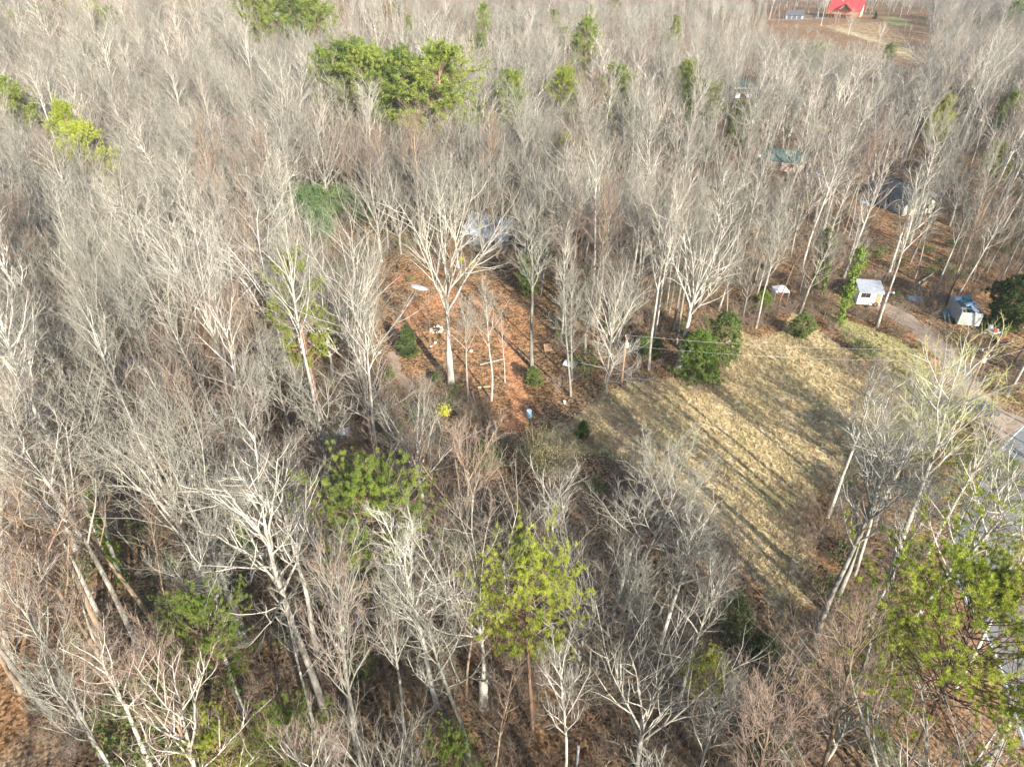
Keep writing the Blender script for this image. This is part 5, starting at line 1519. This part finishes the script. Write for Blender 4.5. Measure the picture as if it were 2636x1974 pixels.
# ---- quad bike and junk on the right edge
root, _ = thing_at('quad_bike', 2572, 893, 2600, 885, 'dark quad bike with red bodywork parked in the junk at the right edge', 'quad bike')
PB().box(.35, 1.5, .25, .75, .5, .75, bev=.08).build('body', M['car_dark'], root)
PB().box(.7, 1.4, .3, .7, .76, .92, bev=.05).build('seat', M['tyre'], root)
PB().box(.0, .5, .1, .9, .72, .8, bev=.03).build('front_fender', M['red_paint'], root)
PB().box(1.4, 1.9, .1, .9, .72, .8, bev=.03).build('rear_fender', M['red_paint'], root)
PB().cyl((.62, .1, 1.05), (.62, .9, 1.05), .025, seg=6).cyl((.62, .5, .75), (.55, .5, 1.05), .03, seg=6).build('handlebar', M['tin'], root)
for x in (.25, 1.6):
    for y in (.05, .95): PB().cyl((x, y - .13, .3), (x, y + .13, .3), .3, seg=14).build('wheel', M['tyre'], root)
root, _ = thing_at('utility_trailer', 2556, 868, 2598, 858, 'grey flat trailer piled with scrap metal behind the quad bike', 'trailer')
PB().box(0, 3.0, 0, 1.6, .5, .6).build('bed', M['tin'], root)
for i in range(10):
    x, y = r.uniform(0, 2.2), r.uniform(0, 1.1); p = PB().box(x, x + r.uniform(.3, .9), y, y + r.uniform(.2, .6), .605 + .01 * i, .75 + r.uniform(0, .7), rz=r.uniform(-.6, .6)); p.build('scrap_piece', [M['tin'], M['white_sheet'], M['car_dark'], M['red_paint'], M['light_blue']][i % 5], root)
for y in (0, 1.6): PB().cyl((1.5, y - .1, .3), (1.5, y + .1, .3), .3, seg=12).build('wheel', M['tyre'], root)
PB().box(-1.2, 0, .75, .85, .48, .56).build('drawbar', M['tin'], root)
# ---- upturned boat
g0 = at(1056, 732); g1 = at(1087, 742)
root, _ = thing_at('upturned_boat', 1056, 736, 1087, 744, 'silver grey boat lying upside down at the back of the clearing', 'boat')
n, m_ = 12, 9; Lb = 3.8; V = []
for i in range(n):
    s_ = i / (n - 1); wd = .62 * (1 - abs(2 * s_ - 1) ** 3) + .04
    for j in range(m_):
        a = math.pi * j / (m_ - 1); V.append((s_ * Lb, -wd * math.cos(a), .02 + (.45 * (1 - .5 * abs(2 * s_ - 1) ** 3)) * math.sin(a) ** .7))
i = np.arange(n * m_).reshape(n, m_); q = np.stack([i[:-1, :-1], i[1:, :-1], i[1:, 1:], i[:-1, 1:]], -1).reshape(-1, 4)
link('hull', mesh_from('hull', V, [(q, 0)], [M['grey_wall']], True), root)
PB().box(.1, Lb - .1, -.025, .025, .46, .52).build('keel', M['grey_wall'], root)
# ---- fire pit of rocks, rocks, slab, pallets, barrels, buckets
def rock_mesh(seed):
    bm = bmesh.new(); bmesh.ops.create_icosphere(bm, subdivisions=2, radius=1)
    r = np.random.default_rng(seed); k = r.normal(0, 1, (4, 3))
    for v in bm.verts:
        c = v.co.copy(); f = 1 + .18 * sum(math.sin(c.dot(Vector(q)) * 2.2) for q in k) / 2
        v.co = Vector((c.x * f, c.y * f * .85, c.z * f * .65))
    me = bpy.data.meshes.new('rock'); bm.to_mesh(me); bm.free(); me.materials.append(M['rock']); return me
RK = [rock_mesh(i) for i in range(4)]
def rock(x, y, s, lab, parent=None, z=0):
    o = link('rock', RK[int(abs(x * 7)) % 4], parent); o.location = (x, y, z + s * .4); o.scale = (s, s, s); o.rotation_euler[2] = x * 3
    if parent is None: tag(o, lab, 'rock')
    return o
root, _ = thing_at('fire_pit', 1124, 850, 1135, 850, 'ring of rocks round charred wood in the clearing', 'fire pit')
for k in range(9): rock(.95 * math.cos(k * .7), .95 * math.sin(k * .7), .24 + .05 * (k % 3), None, root)
for k in range(4): PB().cyl((-.5, -.3 + k * .2, .12), (.5, .3 - k * .2, .3 + .05 * k), .09, seg=8).build('log', M['charcoal'] if k else M['cut_wood'], root)
for px, py, s, lab in [(1120, 883, .3, 'pale rock below the fire pit'), (1110, 893, .25, 'small rock at the foot of the thin bare pole'), (976, 910, .3, 'white rock at the left edge of the clearing'), (1213, 905, .3, 'pale rock between the clearing trees')]:
    g = at(px, py); rock(g[0], g[1], s, lab)
root, _ = thing_at('mattress', 1447, 944, 1466, 948, 'white rectangular slab on bricks at the right of the clearing', 'slab')
PB().box(0, 2.0, 0, 1.5, .25, .42, bev=.04).build('top', M['white_sheet'], root)
for x in (.1, 1.7):
    for y in (.1, 1.2): PB().box(x, x + .2, y, y + .2, 0, .248).build('block', M['stone'], root)
root, _ = thing_at('pallet', 1402, 905, 1420, 903, 'pale wooden pallet leaning at the right side of the clearing', 'pallet')
for i in range(6): PB().box(0, 1.2, i * .2, i * .2 + .12, .12, .14).build('slat', M['plank'], root)
for x in (0, .55, 1.1): PB().box(x, x + .09, 0, 1.12, 0, .118).build('bearer', M['plank'], root)
root.rotation_euler[0] = .7
def barrel(px, py, mat, label, h=.9, r0=.3, name='barrel', cat='barrel'):
    g = at(px, py)
    root = empty(name, g); tag(root, label, cat)
    PB().cyl((0, 0, 0), (0, 0, h), r0, seg=16).build('body', mat, root)
    for z in (h * .33, h * .66): PB().cyl((0, 0, z - .02), (0, 0, z + .02), r0 + .015, seg=16).build('hoop', mat, root)
    PB().cyl((0, 0, h + .001), (0, 0, h + .04), r0 + .01, seg=16).build('lid', M['white_sheet'] if mat is M['light_blue'] else mat, root)
barrel(1362, 1072, M['light_blue'], 'pale blue barrel with white lid at the foot of the clay path', .95, .33)
barrel(2100, 462, M['blue_plastic'], 'dark blue barrel right of the green roofed building', 1.5, .42)
barrel(925, 1598, M['blue_plastic'], 'blue bucket in the brush at the lower centre left', .45, .22, 'bucket', 'bucket')
barrel(826, 1108, M['blue_plastic'], 'small blue bucket in the dark brush left of the fan shaped tree', .4, .2, 'bucket', 'bucket')
barrel(1453, 1038, M['light_blue'], 'small blue bucket right of the clay path', .35, .18, 'bucket', 'bucket')
barrel(1908, 262, M['orange'], 'orange cone like bucket behind the left white car', .5, .25, 'bucket', 'bucket')
# ---- broken stump
g = at(986, 1030)
root = empty('tree_stump', g); tag(root, 'tall broken stump with a dark side at the lower left of the clearing', 'stump')
bm = bmesh.new(); V = []; r = np.random.default_rng(5)
for z, rr in ((0, .62), (.5, .5), (1.4, .46), (2.4, .43)):
    V.append([bm.verts.new((rr * math.cos(a) * (1 + .08 * math.sin(3 * a)), rr * math.sin(a), z + (r.uniform(-.25, .25) if z > 2 else 0))) for a in (k * math.pi / 8 for k in range(16))])
for a_, b_ in zip(V[:-1], V[1:]):
    for k in range(16): bm.faces.new((a_[k], a_[(k + 1) % 16], b_[(k + 1) % 16], b_[k]))
bm.faces.new(V[-1]); me = bpy.data.meshes.new('stump_trunk'); bm.to_mesh(me); bm.free(); me.materials.append(M['bark_brown']); link('trunk', me, root)
PB().cyl((0, 0, 2.32), (0, 0, 2.42), .28, seg=12).build('broken_top', M['cut_wood'], root)
# ---- fallen logs
def log_thing(p, q, r0, label, mat='bark_pale'):
    a, b_ = at(*p), at(*q)
    o = PB().cyl((0, 0, 0), tuple((b_ - a) * [1, 1, 1] + [0, 0, .05]), r0, r0 * .65, 8).build('fallen_log', M[mat])
    o.location = (a[0], a[1], a[2] + r0 * .8); tag(o, label, 'log', 'fallen logs'); return o
log_thing((2358, 735), (2408, 702), .22, 'long pale fallen log behind the shed')
log_thing((2370, 748), (2402, 750), .16, 'short fallen log with sawn end behind the shed', 'cut_wood')
log_thing((880, 905), (975, 915), .12, 'thin fallen trunk at the left edge of the clearing')
log_thing((890, 900), (965, 893), .10, 'upper thin fallen trunk at the left edge of the clearing')
log_thing((1215, 1010), (1225, 1045), .14, 'short log standing oblique at the front of the clearing', 'cut_wood')
log_thing((1230, 998), (1262, 997), .12, 'short log lying across the front of the clearing', 'cut_wood')
log_thing((1560, 1790), (1670, 1760), .10, 'old fallen trunk at the lower right of centre')
log_thing((1235, 940), (1300, 925), .12, 'fallen branch lying between the clearing trees')
log_thing((350, 1620), (460, 1770), .14, 'fallen trunk in the leaf litter at the lower left')
# firewood pile
root, _ = thing_at('firewood_pile', 2375, 735, 2400, 738, 'low pile of split firewood behind the shed', 'firewood')
for k in range(14):
    x = (k % 5) * .34 + .17 * (k // 5); PB().cyl((x, 0, .13 + .24 * (k // 5)), (x, .6, .13 + .24 * (k // 5)), .13, seg=8).build('log', M['cut_wood'], root)
# ---- yellow marker post and rails at the bottom
g = at(1568, 1762); root = empty('marker_post', g); tag(root, 'short yellow post with two low rails at the lower right of centre', 'post')
PB().box(-.08, .08, -.08, .08, 0, 1.5).build('post', M['yellow_paint'], root)
for k in range(2): PB().box(.08, 2.6, -.03, .03, .5 + k * .6, .6 + k * .6).build('rail', M['plank'], root)
g = at(1484, 1976); root = empty('metal_post', g); tag(root, 'grey metal post at the bottom edge right of centre', 'post')
PB().cyl((0, 0, 0), (0, 0, 3.0), .09, seg=10).build('post', M['tin'], root); PB().cyl((0, 0, 3.0), (0, 0, 3.08), .12, seg=10).build('cap', M['tin'], root)

# ---- fence along the lawn
FL = smooth_line([at(*p)[:2] for p in [(1975, 735), (2030, 772), (2085, 805), (2140, 838), (2200, 880), (2255, 925), (2300, 972)]], 5)
root = empty('wire_fence', (FL[0][0], FL[0][1], 0)); tag(root, 'old wire fence on leaning wooden posts between field and lawn', 'fence')
fb = PB()
prev = None
seglen = np.r_[0, np.cumsum(np.hypot(*np.diff(FL, axis=0).T))]
posts = [np.array([np.interp(s_, seglen, FL[:, 0]), np.interp(s_, seglen, FL[:, 1])]) - FL[0] for s_ in np.arange(0, seglen[-1], 2.8)]
for k, p in enumerate(posts):
    q = p + rng.normal(0, .07, 2)
    PB().cyl((p[0], p[1], -.1), (q[0], q[1], 1.35 + .15 * (k % 3)), .065, .055, 7).build('post', M['old_wood'], root)
for z in (.4, .8, 1.2):
    w = PB()
    for p, q in zip(posts[:-1], posts[1:]): w.cyl((p[0], p[1], z), (q[0], q[1], z), .006, seg=4)
    w.build('wire', M['wire'], root)
# ---- street lamp by the shed
g = at(2252, 838); h = height_for(g, 752)
root = empty('lamp_post', g); tag(root, 'wooden pole with a yard lamp on a short arm in front of the shed', 'street lamp')
PB().cyl((0, 0, 0), (0, 0, h), .13, .09, 10).build('pole', M['old_wood'], root)
PB().cyl((0, 0, h - .25), (1.1, -.1, h + .05), .035, seg=6).build('arm', M['tin'], root)
PB().cyl((1.1, -.1, h - .12), (1.1, -.1, h + .1), .2, .1, 12).build('lamp_shade', M['white_sheet'], root)
PB().cyl((1.1, -.1, h - .22), (1.1, -.1, h - .121), .12, .16, 10).build('bulb', M['glass'], root)
# ---- power poles and wires
def power_pole(px, py, ty, label):
    g = at(px, py); h = height_for(g, ty)
    root = empty('power_pole', g); tag(root, label, 'power pole', 'power poles')
    PB().cyl((0, 0, 0), (0, 0, h), .16, .11, 10).build('pole', M['plank'], root)
    PB().cyl((.25, 0, h - 1.6), (.25, 0, h - .9), .18, seg=12).build('transformer', M['tin'], root)
    PB().box(-.06, .06, -.8, .8, h - .35, h - .25).build('crossarm', M['old_wood'], root)
    for y in (-.7, .7): PB().cyl((0, y, h - .25), (0, y, h - .08), .05, seg=8).build('insulator', M['white_sheet'], root)
    return g, h
g1, h1 = power_pole(1600, 985, 868, 'brown power pole among the trees at the left of the field')
g2, h2 = power_pole(2468, 1062, 905, 'power pole beside the driveway near the road')
g3 = np.array([g2[0] + 26, g2[1] + 12.5, 0]); h3 = h2
def wire(a, b_, label, sag=.8, r0=.012):
    a, b_ = np.array(a, float), np.array(b_, float); n = 24
    t = np.linspace(0, 1, n)[:, None]; P = a * (1 - t) + b_ * t; P[:, 2] -= sag * 4 * (t * (1 - t))[:, 0]
    G = Geo(); G.tubes(P[None], np.full((1, n), r0), 4, 0, tip=False)
    me = G.mesh('power_line', [M['wire']]); o = link('power_line', me); tag(o, label, 'power line', 'overhead wires')
for dz, dy, lb in ((-.05, .7, 'upper'), (-1.3, 0, 'lower')):
    wire((g1[0], g1[1] + dy, h1 + dz), (g2[0], g2[1] + dy, h2 + dz), lb + ' overhead wire crossing the field')
    wire((g2[0], g2[1] + dy, h2 + dz), (g3[0], g3[1] + dy, h3 + dz), lb + ' overhead wire right of the driveway pole')
